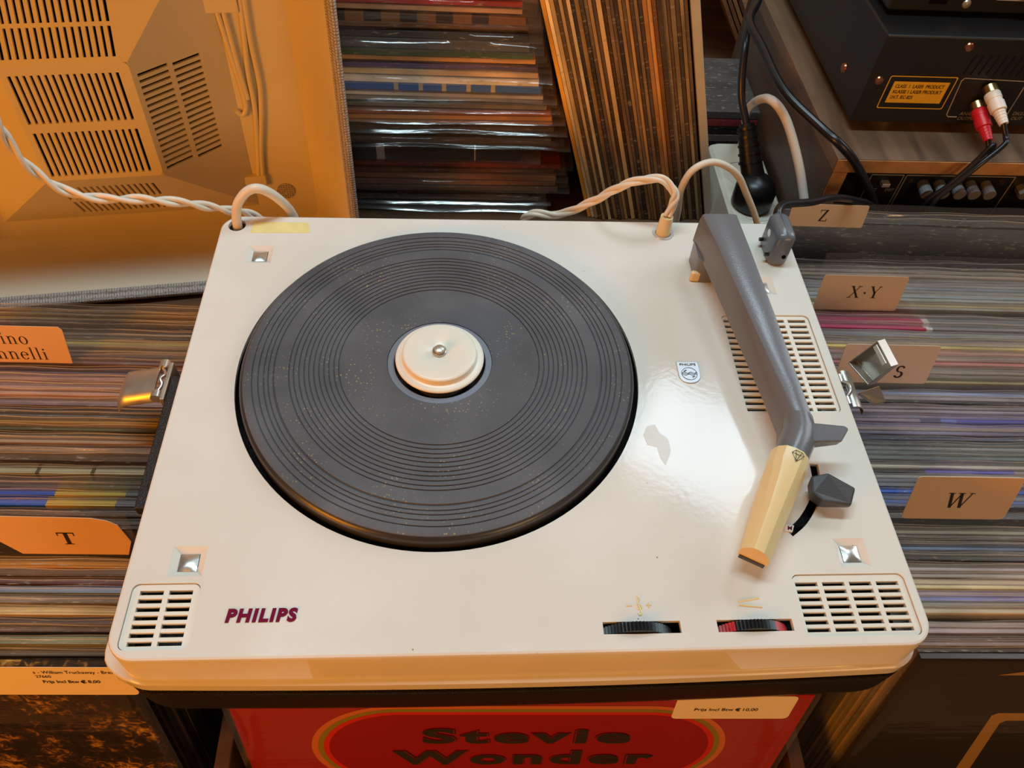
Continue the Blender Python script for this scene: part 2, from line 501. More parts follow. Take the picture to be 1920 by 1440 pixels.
def spline(pts, n=8):
    """Catmull-Rom through points"""
    P = [Vector(p) for p in pts]
    P = [P[0] * 2 - P[1]] + P + [P[-1] * 2 - P[-2]]
    out = []
    for i in range(1, len(P) - 2):
        for k in range(n):
            t = k / n
            a, b, c, d = P[i - 1], P[i], P[i + 1], P[i + 2]
            out.append(0.5 * ((2 * b) + (c - a) * t + (2 * a - 5 * b + 4 * c - d) * t * t + (3 * b - a - 3 * c + d) * t ** 3))
    out.append(P[-2])
    return out


def rrect(x0, x1, y0, y1, r, n=6):
    pts = []
    for cx, cy, a0 in ((x1 - r, y1 - r, 0), (x0 + r, y1 - r, 90), (x0 + r, y0 + r, 180), (x1 - r, y0 + r, 270)):
        for k in range(n + 1):
            a = radians(a0 + 90 * k / n)
            pts.append((cx + r * cos(a), cy + r * sin(a)))
    return pts


def circ(cx, cy, r, n=64):
    return [(cx + r * cos(2 * pi * i / n), cy + r * sin(2 * pi * i / n)) for i in range(n)]


def plate2d(outer, holes, t, bevel=0.0):
    """flat sheet with real holes cut through: z from -t to 0"""
    cu = bpy.data.curves.new('tmp', 'CURVE')
    cu.dimensions = '2D'
    cu.fill_mode = 'BOTH'
    cu.extrude = t / 2 - bevel
    cu.bevel_depth = bevel
    cu.bevel_resolution = 1
    cu.offset = -bevel
    for loop in [outer] + list(holes):
        s = cu.splines.new('POLY')
        s.points.add(len(loop) - 1)
        for p, q in zip(s.points, loop):
            p.co = (q[0], q[1], 0, 1)
        s.use_cyclic_u = True
    ob = bpy.data.objects.new('tmp', cu)
    COL.objects.link(ob)
    dg = bpy.context.evaluated_depsgraph_get()
    dg.update()
    me = bpy.data.meshes.new_from_object(ob.evaluated_get(dg))
    b = MB().add([v.co - Vector((0, 0, t / 2)) for v in me.vertices], [tuple(p.vertices) for p in me.polygons])
    bpy.data.objects.remove(ob)
    bpy.data.curves.remove(cu)
    bpy.data.meshes.remove(me)
    return b


def text2d(s, h, bold=0.0, shear=0.0, sx=1.0, t=0.0002, align='LEFT', spacing=1.0):
    """lettering as thin flat geometry in xy, baseline at y=0, capital height h"""
    cu = bpy.data.curves.new('tmp', 'FONT')
    cu.body = s
    cu.size = 1.0
    cu.extrude = 0.0
    cu.offset = bold
    cu.shear = shear
    cu.align_x = align
    cu.space_character = spacing
    cu.resolution_u = 4
    ob = bpy.data.objects.new('tmp', cu)
    COL.objects.link(ob)
    dg = bpy.context.evaluated_depsgraph_get()
    dg.update()
    me = bpy.data.meshes.new_from_object(ob.evaluated_get(dg))
    k = h / 0.70
    b = MB().add([(v.co.x * k * sx, v.co.y * k, t) for v in me.vertices], [tuple(p.vertices) for p in me.polygons])
    bpy.data.objects.remove(ob)
    bpy.data.curves.remove(cu)
    bpy.data.meshes.remove(me)
    return b


# hand-drawn roman letters for the index cards (cap height 1)
def _q(x0, x1, y0, y1):
    return [(x0, y0), (x1, y0), (x1, y1), (x0, y1)]


def _diag(x0, y0, x1, y1, w):
    return [(x0 - w / 2, y0), (x0 + w / 2, y0), (x1 + w / 2, y1), (x1 - w / 2, y1)]


def _ring(cx, cy, rx, ry, ix, iy, a0=0, a1=360, n=20):
    out = []
    for k in range(n):
        p, q = radians(a0 + (a1 - a0) * k / n), radians(a0 + (a1 - a0) * (k + 1) / n)
        out.append([(cx + rx * cos(p), cy + ry * sin(p)), (cx + rx * cos(q), cy + ry * sin(q)), (cx + ix * cos(q), cy + iy * sin(q)), (cx + ix * cos(p), cy + iy * sin(p))])
    return out


def _serif(x, y, w=0.3, h=0.045):
    return _q(x - w / 2, x + w / 2, y, y + h)


GLYPH = {
    'T': (0.95, [_q(.36, .58, 0, 1), _q(.22, .72, 0, .06), _q(.02, .92, .92, 1), _q(.02, .08, .72, 1), _q(.86, .92, .72, 1)]),
    'W': (1.25, [_diag(.40, 0, .15, 1, .15), _diag(.40, 0, .62, 1, .06), _diag(.85, 0, .60, 1, .15), _diag(.85, 0, 1.08, 1, .06), _serif(.15, .95, .32), _serif(.60, .95, .32), _serif(1.08, .95, .26)]),
    'X': (0.95, [_diag(.75, 0, .2, 1, .16), _diag(.15, 0, .74, 1, .06), _serif(.15, 0), _serif(.75, 0), _serif(.2, .95), _serif(.74, .95)]),
    'Y': (0.92, [_diag(.45, .42, .15, 1, .16), _diag(.45, .42, .76, 1, .06), _q(.38, .53, 0, .5), _serif(.45, 0, .4), _serif(.16, .95), _serif(.76, .95, .26)]),
    'Z': (0.8, [_q(.08, .72, .94, 1), _q(.08, .72, 0, .06), _diag(.16, .02, .62, .98, .17), _q(.08, .13, .75, 1), _q(.67, .72, 0, .25)]),
    '-': (0.4, [_ring(.2, .42, .08, .08, 0, 0)[k] for k in range(20)]),
    'i': (0.34, [_q(.12, .22, 0, .62), _q(.04, .30, 0, .04), _q(.04, .2, .59, .63)] + _ring(.17, .84, .07, .07, 0, 0)),
    'l': (0.34, [_q(.12, .22, 0, 1), _q(.04, .30, 0, .04), _q(.04, .2, .97, 1.0)]),
    'n': (0.68, [_q(.12, .22, 0, .62), _q(.04, .30, 0, .04), _q(.04, .2, .59, .63), _q(.46, .56, 0, .44), _q(.38, .64, 0, .04)] + _ring(.34, .42, .22, .22, .12, .17, 0, 150)),
    'o': (0.62, _ring(.31, .31, .27, .33, .16, .29)),
    'e': (0.58, _ring(.30, .31, .26, .33, .15, .29, 8, 325) + [_q(.1, .54, .33, .375)]),
    'a': (0.6, [_q(.36, .46, .03, .46), _q(.44, .56, 0, .05)] + _ring(.27, .44, .19, .19, .11, .15, 0, 160) + _ring(.24, .17, .19, .18, .09, .13, 20, 350)),
    's': (0.5, _ring(.24, .46, .18, .18, .09, .12, 20, 265) + _ring(.24, .16, .19, .18, .09, .11, -160, 85)),
    ' ': (0.3, []),
}


def roman(s, h):
    b = MB()
    x = 0
    for ch in s:
        w, polys = GLYPH[ch]
        for p in polys:
            b.add([((q[0] + x) * h, q[1] * h, 0.0002) for q in p], [tuple(range(len(p)))])
        x += w + 0.06
    b.width = x * h
    return b


# ------------------------------------------------------------------ setting
def struct(name, b, m, **kw):
    o = b.build(name, m, **kw)
    o['kind'] = 'structure'
    return o


struct('floor', MB().box(-2.2, 2.2, -2.0, 1.0, -Z0 - 0.02, -Z0), 'floor')
struct('wall_back', MB().box(-2.2, 2.2, 1.0, 1.06, -Z0, 1.5), 'wall')
SH = -0.158


def counter():
    t = thing('display_counter', 'low wooden counter behind the record bins', 'counter', (0, 0, -Z0))
    o = (0, 0, -Z0)
    MB().prism([(-0.75, 0.150), (0.19, 0.150), (0.19, 0.245), (0.75, 0.245), (0.75, 0.98), (-0.75, 0.98)], SH - 0.025, SH).build('counter_top', 'pine', t, off=o, bevel=0.002)
    for (x, y) in [(-0.72, 0.17), (0.67, 0.27), (-0.72, 0.92), (0.67, 0.92)]:
        MB().box(x, x + 0.04, y, y + 0.04, -Z0, SH - 0.025).build('leg', 'pine', t, off=o)


counter()

LEAN = radians(11)
LROT = radians(-1.4)
ZB = -0.390                                                     # floor of the record bins


def bin_unit():
    t = thing('record_bin', 'dark wooden record browser bin with three bays under the record player', 'record bin', (0, 0, -Z0))
    o = (0, 0, -Z0)
    MB().box(-0.56, 0.57, -0.235, 0.225, ZB - 0.016, ZB - 0.001).build('bin_floor', 'pine', t, off=o)
    for x in (-0.190, 0.184):
        MB().box(x, x + 0.010, -0.235, 0.225, ZB, -0.20).build('divider_board', 'pine', t, off=o, bevel=0.001)
    for x in (-0.56, 0.558):
        MB().box(x, x + 0.012, -0.235, 0.225, ZB, -0.12).build('side_board', 'pine', t, off=o, bevel=0.001)
    MB().box(-0.56, 0.57, -0.249, -0.236, ZB - 0.016, -0.28).build('front_board', 'pine', t, off=o, bevel=0.001)
    for x in (-0.55, 0.52):
        for y in (-0.225, 0.09):
            MB().box(x, x + 0.04, y, y + 0.04, -Z0, ZB - 0.016).build('leg', 'pine', t, off=o)
    return t


bin_unit()

# ------------------------------------------------------------------ the record player
RPO = (0, 0, -0.0693)
rp = thing('record_player', 'cream portable record player with black case and grey tonearm on top of the record bins', 'record player', RPO)


def rpart(b, name, m, parent=None, **kw):
    return b.build(name, m, parent or rp, off=RPO, **kw)


def perim(hx, hy, r, n_side=28, n_c=8):
    """rounded rectangle sampled evenly; returns (x, y, nx, ny)"""
    out = []
    cs = [(hx - r, hy - r, 0), (-hx + r, hy - r, 90), (-hx + r, -hy + r, 180), (hx - r, -hy + r, 270)]
    for i, (cx, cy, a0) in enumerate(cs):
        for k in range(n_c + 1):
            a = radians(a0 + 90 * k / n_c)
            out.append((cx + r * cos(a), cy + r * sin(a), cos(a), sin(a)))
        nx, ny, a1 = cs[(i + 1) % 4]
        a = radians(a0 + 90)
        p = Vector((cx + r * cos(a), cy + r * sin(a)))
        q = Vector((nx + r * cos(a), ny + r * sin(a)))
        for k in range(1, n_side):
            w = p.lerp(q, k / n_side)
            out.append((w.x, w.y, cos(a), sin(a)))
    return out


HW, HD = 0.19, 0.147
SIDE = 0.0065        # the case stands out further on the hinge side
EX, EY, HR = -0.0449, 0.0173, 0.1143


def bulge(x, y):
    return -0.0030 * max(0.0, 1 - (x / 0.19) ** 2) if y < -0.12 else 0.0


def in_notch(x, y, nx):
    return abs(nx) > 0.9 and -0.059 < y < 0.031


holes = [circ(EX, EY, HR, 128)]
GR = {'front_left': ((-0.1848, -0.1535, -0.1422, -0.1110), (-0.181, -0.157, -0.1402, -0.1142), 2, 7),
      'front_right': ((0.1282, 0.1850, -0.1422, -0.1112), (0.1297, 0.1815, -0.1397, -0.1150), 4, 7),
      'back_right': ((0.1280, 0.1837, -0.0140, 0.0606), (0.1292, 0.1813, -0.0124, 0.0575), 4, 16)}
for g in GR.values():
    holes.append(rrect(*g[0], 0.0035, 4))
BTN = [(-0.1612, 0.1103), (-0.1623, -0.1000), (0.1627, -0.1000), (0.1605, 0.0862)]
for x, y in BTN:
    holes.append([(x - 0.0080, y - 0.0078), (x + 0.0080, y - 0.0078), (x + 0.0080, y + 0.0078), (x - 0.0080, y + 0.0078)])
WH = [(0.0330, 0.0695), (0.0869, 0.1231)]
for x0, x1 in WH:
    holes.append([(x0, -0.1391), (x1, -0.1391), (x1, -0.1333), (x0, -0.1333)])
holes.append(circ(-0.1797, 0.1372, 0.0056, 20))
holes.append(circ(0.1034, 0.1352, 0.0055, 20))
# curved slot of the speed lever
arc = spline([(0.1575, -0.0480), (0.1560, -0.0590), (0.1515, -0.0705), (0.1425, -0.0820), (0.1335, -0.0890)], 6)
arc = [Vector((p[0], p[1], 0)) for p in [Vector((q[0], q[1], 0)) if len(q) == 2 else q for q in arc]]
lo, hi = [], []
for i, p in enumerate(arc):
    t = (arc[min(i + 1, len(arc) - 1)] - arc[max(i - 1, 0)]).normalized()
    n = Vector((-t.y, t.x, 0))
    hi.append((p + n * 0.0023)[:2])
    lo.append((p - n * 0.0023)[:2])
holes.append(hi + lo[::-1])

per = perim(HW, HD, 0.013)
top_out = [(x - nx * 0.0014, y - ny * 0.0014 + bulge(x, y) * 0.15) for x, y, nx, ny in per]
dk = plate2d(top_out, holes, 0.0026)
rings = []
for z, o, bl in ((0.0, -0.0014, 0.15), (-0.0005, -0.0005, 0.18), (-0.0016, 0.0, 0.2), (-0.0215, 0.0006, 0.9), (-0.0222, 0.0010, 1.0), (-0.0226, 0.0022, 1.0), (-0.0236, 0.0030, 1.0), (-0.0300, 0.0032, 1.0), (-0.0300, -0.0010, 1.0)):
    ring = []
    for x, y, nx, ny in per:
        oo = min(o, 0.0008) if in_notch(x, y, nx) else o + (SIDE * max(0.0, -nx) ** 4 if z < -0.0223 and o > 0 else 0.0)
        ring.append((x + nx * oo, y + ny * oo + bulge(x, y) * bl, z))
    rings.append(ring)
dk.loft(rings, False, False)
deck = rpart(dk, 'deck_plate', 'deck', smooth=35)

per2 = perim(0.1972, 0.1522, 0.026)
rings = []
for z, ins in ((-0.0312, 0.004), (-0.0312, 0.0005), (-0.0325, 0.0), (-0.0520, 0.0004), (-0.0590, 0.0018), (-0.0640, 0.0052), (-0.0675, 0.0110), (-0.0693, 0.0200)):
    rings.append([(x - nx * ins + nx * SIDE * max(0.0, -nx) ** 4, y - ny * ins + bulge(x, y), z) for x, y, nx, ny in per2])
rpart(MB().loft(rings), 'case_shell', 'shell', smooth=40)
# soft dark fabric showing in the notches of the deck's flange
for x0, x1 in ((-0.2052, -0.1912), (0.1912, 0.1968)):
    rpart(MB().box(x0, x1, -0.0585, 0.0305, -0.0312, -0.0236), 'edge_padding', 'shell', bevel=0.0008)

# platter, mat, hub
pf = [(0.0, -0.014), (0.1080, -0.014), (0.1108, -0.0125), (0.1112, -0.009), (0.1112, 0.0028), (0.1104, 0.0048), (0.1092, 0.0056), (0.108, 0.0052), (0.03, 0.0050), (0.026, 0.0048), (0.0255, -0.006), (0.0, -0.006)]
platter = rpart(MB().lathe(pf, (EX, EY, 0), 128), 'platter', 'rim', smooth=40)
prof = [(0.0297, 0.0052), (0.0297, 0.0066)]
for r in (0.0565, 0.0592, 0.0620, 0.0647, 0.0674, 0.0702, 0.0729, 0.0755, 0.0783, 0.0812, 0.0838):
    prof += [(r - 0.0004, 0.0066), (r - 0.0002, 0.0059), (r + 0.0002, 0.0059), (r + 0.0004, 0.0066)]
prof += [(0.0915, 0.0066), (0.0918, 0.0056), (0.0923, 0.0056), (0.0927, 0.0062)]
for r in (0.0950, 0.0974, 0.1004, 0.1038):
    prof += [(r - 0.0004, 0.0062), (r - 0.0002, 0.0055), (r + 0.0002, 0.0055), (r + 0.0004, 0.0062)]
prof += [(0.1075, 0.0062), (0.1088, 0.0058), (0.1092, 0.0052)]
rpart(MB().lathe(prof, (EX, EY, 0), 160), 'rubber_mat', 'rubber', platter, smooth=30)
rpart(MB().lathe([(0.0258, 0.0045), (0.0258, 0.0060), (0.0262, 0.0063), (0.0294, 0.0063), (0.0297, 0.0058)], (EX, EY, 0), 64), 'centre_ring', 'blue_ring', platter, smooth=30)
hub = rpart(MB().lathe([(0.0, -0.005), (0.017, -0.005), (0.017, 0.0082), (0.0242, 0.0086), (0.0249, 0.0094), (0.0249, 0.0102), (0.0243, 0.0108), (0.0222, 0.0110), (0.0213, 0.0113), (0.0208, 0.0120), (0.0207, 0.0146), (0.0202, 0.0152), (0.0195, 0.0154), (0.0048, 0.0154), (0.0042, 0.0150), (0.0, 0.0150)], (EX, EY, 0), 72), 'hub_disc', 'hub', smooth=35)
rpart(MB().lathe([(0.0040, 0.0150), (0.0040, 0.0163), (0.0034, 0.0168), (0.0030, 0.0164), (0.0030, 0.0174), (0.0026, 0.0182), (0.0016, 0.0186), (0.0, 0.0187)], (EX, EY, 0), 28), 'spindle', 'steel', hub, smooth=35)

# grilles with their slats
for key, (o4, s4, nc, nr) in GR.items():
    x0, x1, y0, y1 = s4
    rib = 0.0024
    cw = (x1 - x0 - rib * (nc - 1)) / nc
    wins = []
    for c in range(nc):
        wx = x0 + c * (cw + rib)
        wins.append([(wx, y0), (wx + cw, y0), (wx + cw, y1), (wx, y1)])
    fr = plate2d(rrect(o4[0] + 0.0003, o4[1] - 0.0003, o4[2] + 0.0003, o4[3] - 0.0003, 0.0033, 4), wins, 0.0024)
    fr.xform(Matrix.Translation((0, 0, -0.0009)))
    g = rpart(fr, 'speaker_grille', 'cream')
    pitch = (y1 - y0) / (nr - 0.5)
    sl = pitch * 0.5
    sm = MB().box(-cw / 2 - 0.0002, cw / 2 + 0.0002, -sl / 2, sl / 2, -0.0030, -0.0009)
    first = None
    for c in range(nc):
        for k in range(1, nr):
            cx, cy = x0 + c * (cw + rib) + cw / 2, y0 + k * pitch - pitch * 0.25
            if first is None:
                first = sm.build('slat', 'cream', g, bevel=0.0003)
                o = first
            else:
                o = first.copy()
                COL.objects.link(o)
            o.location = (cx, cy, -RPO[2])

# the four chrome screw covers in bevelled recesses
for x, y in BTN:
    b = MB()
    for (ax, ay), (bx, by) in (((-1, -1), (1, -1)), ((1, -1), (1, 1)), ((1, 1), (-1, 1)), ((-1, 1), (-1, -1))):
        b.add([(x + ax * 0.0080, y + ay * 0.0078, 0.0), (x + bx * 0.0080, y + by * 0.0078, 0.0), (x + bx * 0.0046, y + by * 0.0044, -0.0022), (x + ax * 0.0046, y + ay * 0.0044, -0.0022)], [(0, 1, 2, 3)])
    q = rpart(b, 'bevelled_recess', 'deck')
    h = 0.0044
    b = MB()
    n = 6
    vs, fs = [], []
    for i in range(n + 1):
        for j in range(n + 1):
            u, v = -1 + 2 * i / n, -1 + 2 * j / n
            vs.append((x + u * h, y + v * h, -0.0021 + 0.0011 * (1 - max(abs(u), abs(v)) ** 2 * 0.9)))
    for i in range(n):
        for j in range(n):
            fs.append((i * (n + 1) + j, (i + 1) * (n + 1) + j, (i + 1) * (n + 1) + j + 1, i * (n + 1) + j + 1))
    rpart(b.add(vs, fs), 'chrome_cap', 'chrome', q, smooth=50)

# thumb wheels
for (x0, x1), red in zip(WH, (False, True)):
    cx = (x0 + x1) / 2
    cy, R, zc = -0.1365, 0.0200, -0.0166
    if not red:
        cx -= 0.002
    seg = 72
    b = MB()
    ring0, ring1, mids = [], [], []
    for i in range(seg * 2):
        a = pi * i / seg
        rr = R if i % 2 else R - 0.0008
        ring0.append((cx + rr * cos(a), cy - 0.0022, zc + rr * sin(a)))
        ring1.append((cx + rr * cos(a), cy + 0.0022, zc + rr * sin(a)))
    b.loft([ring0, ring1])
    if red:
        b.m = []
        for i in range(seg * 2):
            a = 180 * i / seg
            b.m.append(1 if (a < 62 or 118 < a) else 0)
        b.m += [0, 0]
    w = rpart(b, 'thumb_wheel', ['black', 'redplastic'] if red else 'black')
    tag(w, 'black volume wheel with red ends' if red else 'black ribbed tone wheel')

# embossed marks: wedge and clef with minus and plus
em = MB()
for p, q in (((0.0993, -0.1245), (0.1098, -0.1229)), ((0.0992, -0.1262), (0.1102, -0.1275))):
    em.tube([(p[0], p[1], 0.0001), (q[0], q[1], 0.0001)], 0.0005, 6)
rpart(em, 'volume_mark', 'cream_old')
em = MB()
cl = [(0.0503, -0.1293, 0), (0.0510, -0.1303, 0), (0.0519, -0.1298, 0), (0.0517, -0.1280, 0), (0.0508, -0.1235, 0), (0.0509, -0.1216, 0), (0.0515, -0.1212, 0), (0.0518, -0.1222, 0), (0.0512, -0.1238, 0), (0.0501, -0.1252, 0), (0.0500, -0.1266, 0), (0.0511, -0.1275, 0), (0.0523, -0.1268, 0), (0.0522, -0.1257, 0), (0.0512, -0.1254, 0), (0.0508, -0.1263, 0)]
em.tube(spline(cl, 4), 0.00042, 6)
em.tube([(0.0452, -0.1257, 0), (0.0478, -0.1257, 0)], 0.0004, 6)
em.tube([(0.0545, -0.1256, 0), (0.0571, -0.1256, 0)], 0.0004, 6)
em.tube([(0.0558, -0.1243, 0), (0.0558, -0.1269, 0)], 0.0004, 6)
rpart(em, 'tone_mark', 'cream_old')

# brand lettering and shield badge
t = text2d('PHILIPS', 0.0058, bold=0.055, shear=0.12, sx=1.0, spacing=1.2)
w = max(p.x for p in t.v)
t.xform(Matrix.Translation((-0.1397, -0.1301, 0.0002)) @ Matrix.Diagonal((0.0322 / w, 1, 1, 1)))
rpart(t, 'brand_lettering', 'plum')
bx0, bx1, by1 = 0.0934, 0.1064, 0.0224
sh = [(bx0, by1), (bx1, by1), (bx1, 0.0125)] + [((bx0 + bx1) / 2 + 0.0065 * cos(radians(a)), 0.0125 + 0.0060 * sin(radians(a))) for a in range(-15, -180, -15)] + [(bx0, 0.0125)]
bd = rpart(MB().prism(sh[::-1], 0.0, 0.0007), 'shield_badge', 'badge', bevel=0.0003)
t = text2d('PHILIPS', 0.0017, bold=0.01, align='CENTER')
w = max(p.x for p in t.v) - min(p.x for p in t.v)
t.xform(Matrix.Translation(((bx0 + bx1) / 2, 0.0193, 0.0007)) @ Matrix.Diagonal((0.0095 / w, 1, 1, 1)))
cx, cy = (bx0 + bx1) / 2, 0.0133
t.tube([(cx + 0.0045 * cos(radians(a)), cy + 0.0045 * sin(radians(a)), 0.0008) for a in range(0, 361, 12)], 0.00016, 5)
for dy, ph in ((0.0008, 0), (0.0, 1), (-0.0008, 2)):
    t.tube([(cx + u * 0.0044, cy + dy + 0.0004 * sin(u * 7 + ph), 0.0008) for u in [k / 10 - 1 for k in range(21)]], 0.00013, 5)
for sx, sy in ((-0.0018, 0.0024), (0.0018, -0.0024), (-0.0026, 0.0018), (0.0026, -0.0018)):
    t.tube([(cx + sx - 0.0006, cy + sy, 0.0008), (cx + sx + 0.0006, cy + sy, 0.0008)], 0.00013, 5)
    t.tube([(cx + sx, cy + sy - 0.0006, 0.0008), (cx + sx, cy + sy + 0.0006, 0.0008)], 0.00013, 5)
rpart(t, 'badge_emblem', 'ink', bd)
tp = rpart(MB().prism([(-0.1700, 0.1300), (-0.1330, 0.1306), (-0.1315, 0.1312), (-0.1340, 0.1402), (-0.1352, 0.1406), (-0.1695, 0.1408)], 0.0, 0.0002), 'tape_remnant', 'tape')

rs = [atz(x, y, 0) for x, y in ((1212, 800), (1228, 796), (1236, 812), (1252, 822), (1258, 846), (1248, 872), (1238, 858), (1232, 838), (1214, 834), (1206, 816))]
rpart(MB().prism([(p.x, p.y) for p in rs][::-1], 0.0, 0.00012), 'sticker_residue', mat('grey_glue_residue', (216, 211, 203), 0.22, noise=0.05, nscale=200, spec=0.3))
# tonearm
b = MB()
st = []
for y, xl, xr, zt, zb, fl in ((0.1135, 0.1175, 0.1378, 0.0350, 0.0170, 0.0005), (0.1105, 0.1165, 0.1390, 0.0380, 0.0160, 0.0008), (0.0800, 0.1213, 0.1410, 0.0374, 0.0168, 0.0020), (0.0300, 0.1287, 0.1444, 0.0350, 0.0172, 0.0035), (-0.0200, 0.1362, 0.1477, 0.0320, 0.0172, 0.0048), (-0.0400, 0.1388, 0.1490, 0.0305, 0.0170, 0.0055), (-0.0490, 0.1345, 0.1462, 0.0312, 0.0165, 0.0035), (-0.0570, 0.1296, 0.1418, 0.0312, 0.0160, 0.0020)):
    st.append([(xl - fl, y, zb), (xl - fl * 0.6, y, zt - 0.006), (xl + 0.0004, y, zt - 0.0008), (xl + 0.0022, y, zt), (xr - 0.0022, y, zt), (xr - 0.0004, y, zt - 0.0008), (xr + fl * 0.5, y, zt - 0.006), (xr + fl * 0.7, y, zb)])
arm = rpart(b.loft(st), 'tonearm', 'grey', smooth=32)
b = MB()
nk = [(0.1435, -0.0350, 0.0238), (0.1425, -0.0430, 0.0238), (0.1395, -0.0495, 0.0240), (0.1355, -0.0560, 0.0240), (0.1310, -0.0632, 0.0238)]
b.tube(nk, [0.0078, 0.0086, 0.0088, 0.0086, 0.0084], 20)
rpart(b, 'arm_elbow', 'grey', arm, smooth=50)
tpz = [(0.1410, -0.0415, 0.0312), (0.1650, -0.0428, 0.0290), (0.1668, -0.0445, 0.0288), (0.1612, -0.0520, 0.0282), (0.1385, -0.0535, 0.0300)]
bt = [(0.1420, -0.0430, 0.0200), (0.1650, -0.0440, 0.0225), (0.1662, -0.0450, 0.0225), (0.1608, -0.0505, 0.0222), (0.1390, -0.0520, 0.0195)]
rpart(MB().loft([bt, tpz]), 'finger_lift', 'grey', arm, bevel=0.0009)
b = MB()
b.loft([[(p[0], p[1], 0.0) for p in rrect(0.1165, 0.1400, 0.0885, 0.1130, 0.005, 4)], [(p[0], p[1], 0.0175) for p in rrect(0.1160, 0.1402, 0.0885, 0.1130, 0.005, 4)]])
rpart(b, 'arm_pedestal', 'grey', arm, smooth=40)
b = MB().box(0.1135, 0.1200, 0.0890, 0.0925, 0.0, 0.0075)
rpart(b, 'pivot_clip', 'cream_old', arm, bevel=0.0012)
# cream headshell
A0, A1 = Vector((0.1332, -0.0592, 0)), Vector((0.1056, -0.1092, 0))
ax = (A1 - A0).normalized()
lat = Vector((-ax.y, ax.x, 0))
rings = []
for k, (tt, wl, wr, zt, zb, rd) in enumerate(((0.0, 0.0097, 0.0097, 0.0335, 0.0142, 1.0), (0.12, 0.0098, 0.0098, 0.0336, 0.0140, 1.0), (0.3, 0.0094, 0.0094, 0.0320, 0.0138, 0.4), (0.6, 0.0084, 0.0084, 0.0285, 0.0134, 0.0), (1.0, 0.0070, 0.0072, 0.0235, 0.0130, 0.0))):
    c = A0.lerp(A1, tt)
    hexa = [(-1.0, 0.0), (-1.0, 0.52), (-0.62, 0.86), (-0.28, 1.0), (0.12, 1.0), (0.40, 0.93), (0.72, 0.72), (1.0, 0.40), (1.0, 0.0), (0.5, -0.02), (0.0, -0.02), (-0.5, -0.02)]
    cirx = [(-0.92, 0.28), (-1.0, 0.52), (-0.80, 0.80), (-0.45, 0.96), (0.0, 1.0), (0.45, 0.96), (0.80, 0.80), (1.0, 0.52), (0.92, 0.28), (0.6, 0.08), (0.0, 0.0), (-0.6, 0.08)]
    ring = []
    for (hx, hz), (qx, qz) in zip(hexa, cirx):
        u, v = hx * (1 - rd) + qx * rd, hz * (1 - rd) + qz * rd
        p = c + lat * (u * (wr if u > 0 else wl))
        ring.append((p.x, p.y, zb + (zt - zb) * v))
    rings.append(ring)
# lat points to +x when looking from the collar to the tip is mirrored; keep the ridge on the right-hand side
hs = rpart(MB().loft(rings), 'headshell', 'cream_old', arm, smooth=22)
b = MB()
c = A0.lerp(A1, 1.0)
p0, p1 = c + lat * -0.0062, c + lat * 0.0062
b.box(-0.0062, 0.0062, -0.004, 0.0006, 0.0108, 0.0132)
Mx = Matrix(((lat.x, ax.x, 0, c.x), (lat.y, ax.y, 0, c.y), (0, 0, 1, 0), (0, 0, 0, 1)))
b.xform(Mx)
rpart(b, 'stylus_guard', 'dgrey', hs)
# diamond mark on the headshell
c = A0 + ax * 0.0045
d = MB()
dm = {'a': (-0.003, 0.0015), 'b': (0.003, 0.0015), 'c': (0.0016, 0.0036), 'd': (-0.0016, 0.0036), 'e': (0.0, -0.0028), 'f': (-0.001, 0.0015), 'g': (0.001, 0.0015)}
for p, q in ('ab', 'bc', 'cd', 'da', 'ae', 'be', 'fe', 'ge', 'df', 'cg', 'fg'):
    P, Q = dm[p], dm[q]
    w = [c + lat * (v[0] + 0.002) - ax * (v[1] - 0.0005) for v in (P, Q)]
    d.tube([(s.x, s.y, 0.0336 - 7.0 * ((s - A0).dot(lat)) ** 2) for s in w], 0.00013, 5)
rpart(d, 'diamond_mark', 'ink', hs)

# speed lever, its label tile
poly_t = [(0.1462, -0.0640, 0.0145), (0.1550, -0.0632, 0.0165), (0.1690, -0.0702, 0.0128), (0.1640, -0.0800, 0.0118), (0.1500, -0.0785, 0.0140), (0.1445, -0.0735, 0.0140)]
poly_b = [(0.1475, -0.0640, 0.0050), (0.1560, -0.0630, 0.0070), (0.1692, -0.0700, 0.0092), (0.1645, -0.0795, 0.0082), (0.1512, -0.0770, 0.0040), (0.1465, -0.0725, 0.0040)]
lv = rpart(MB().loft([poly_b, poly_t]), 'speed_lever', 'dgrey', bevel=0.0012)
rpart(MB().box(0.1515, 0.1535, -0.074, -0.066, -0.012, 0.0065), 'lever_stem', 'black', lv)
tl = rpart(MB().prism([(0.1310, -0.0880), (0.1350, -0.0886), (0.1368, -0.0850), (0.1325, -0.0842)], -0.0020, 0.0006), 'speed_tile', 'cream')
t = text2d('M', 0.0022, bold=0.02, shear=0.2)
t.xform(Matrix.Translation((0.1326, -0.0874, 0.0006)) @ Matrix.Rotation(radians(-6), 4, 'Z'))
rpart(t, 'tile_letter', 'plum', tl)

# cord boot
rpart(MB().lathe([(0.0053, 0.0), (0.0053, 0.0004), (0.0072, 0.0005), (0.0074, 0.0)], (0.1034, 0.1352, 0.0), 28), 'grommet_ring', 'badge', smooth=40)
rpart(MB().tube([(0.1034, 0.1352, -0.004), (0.1034, 0.1352, 0.002), (0.1035, 0.1360, 0.0138)], [0.0050, 0.0050, 0.0042], 20), 'cord_boot', 'cream_old', smooth=40)


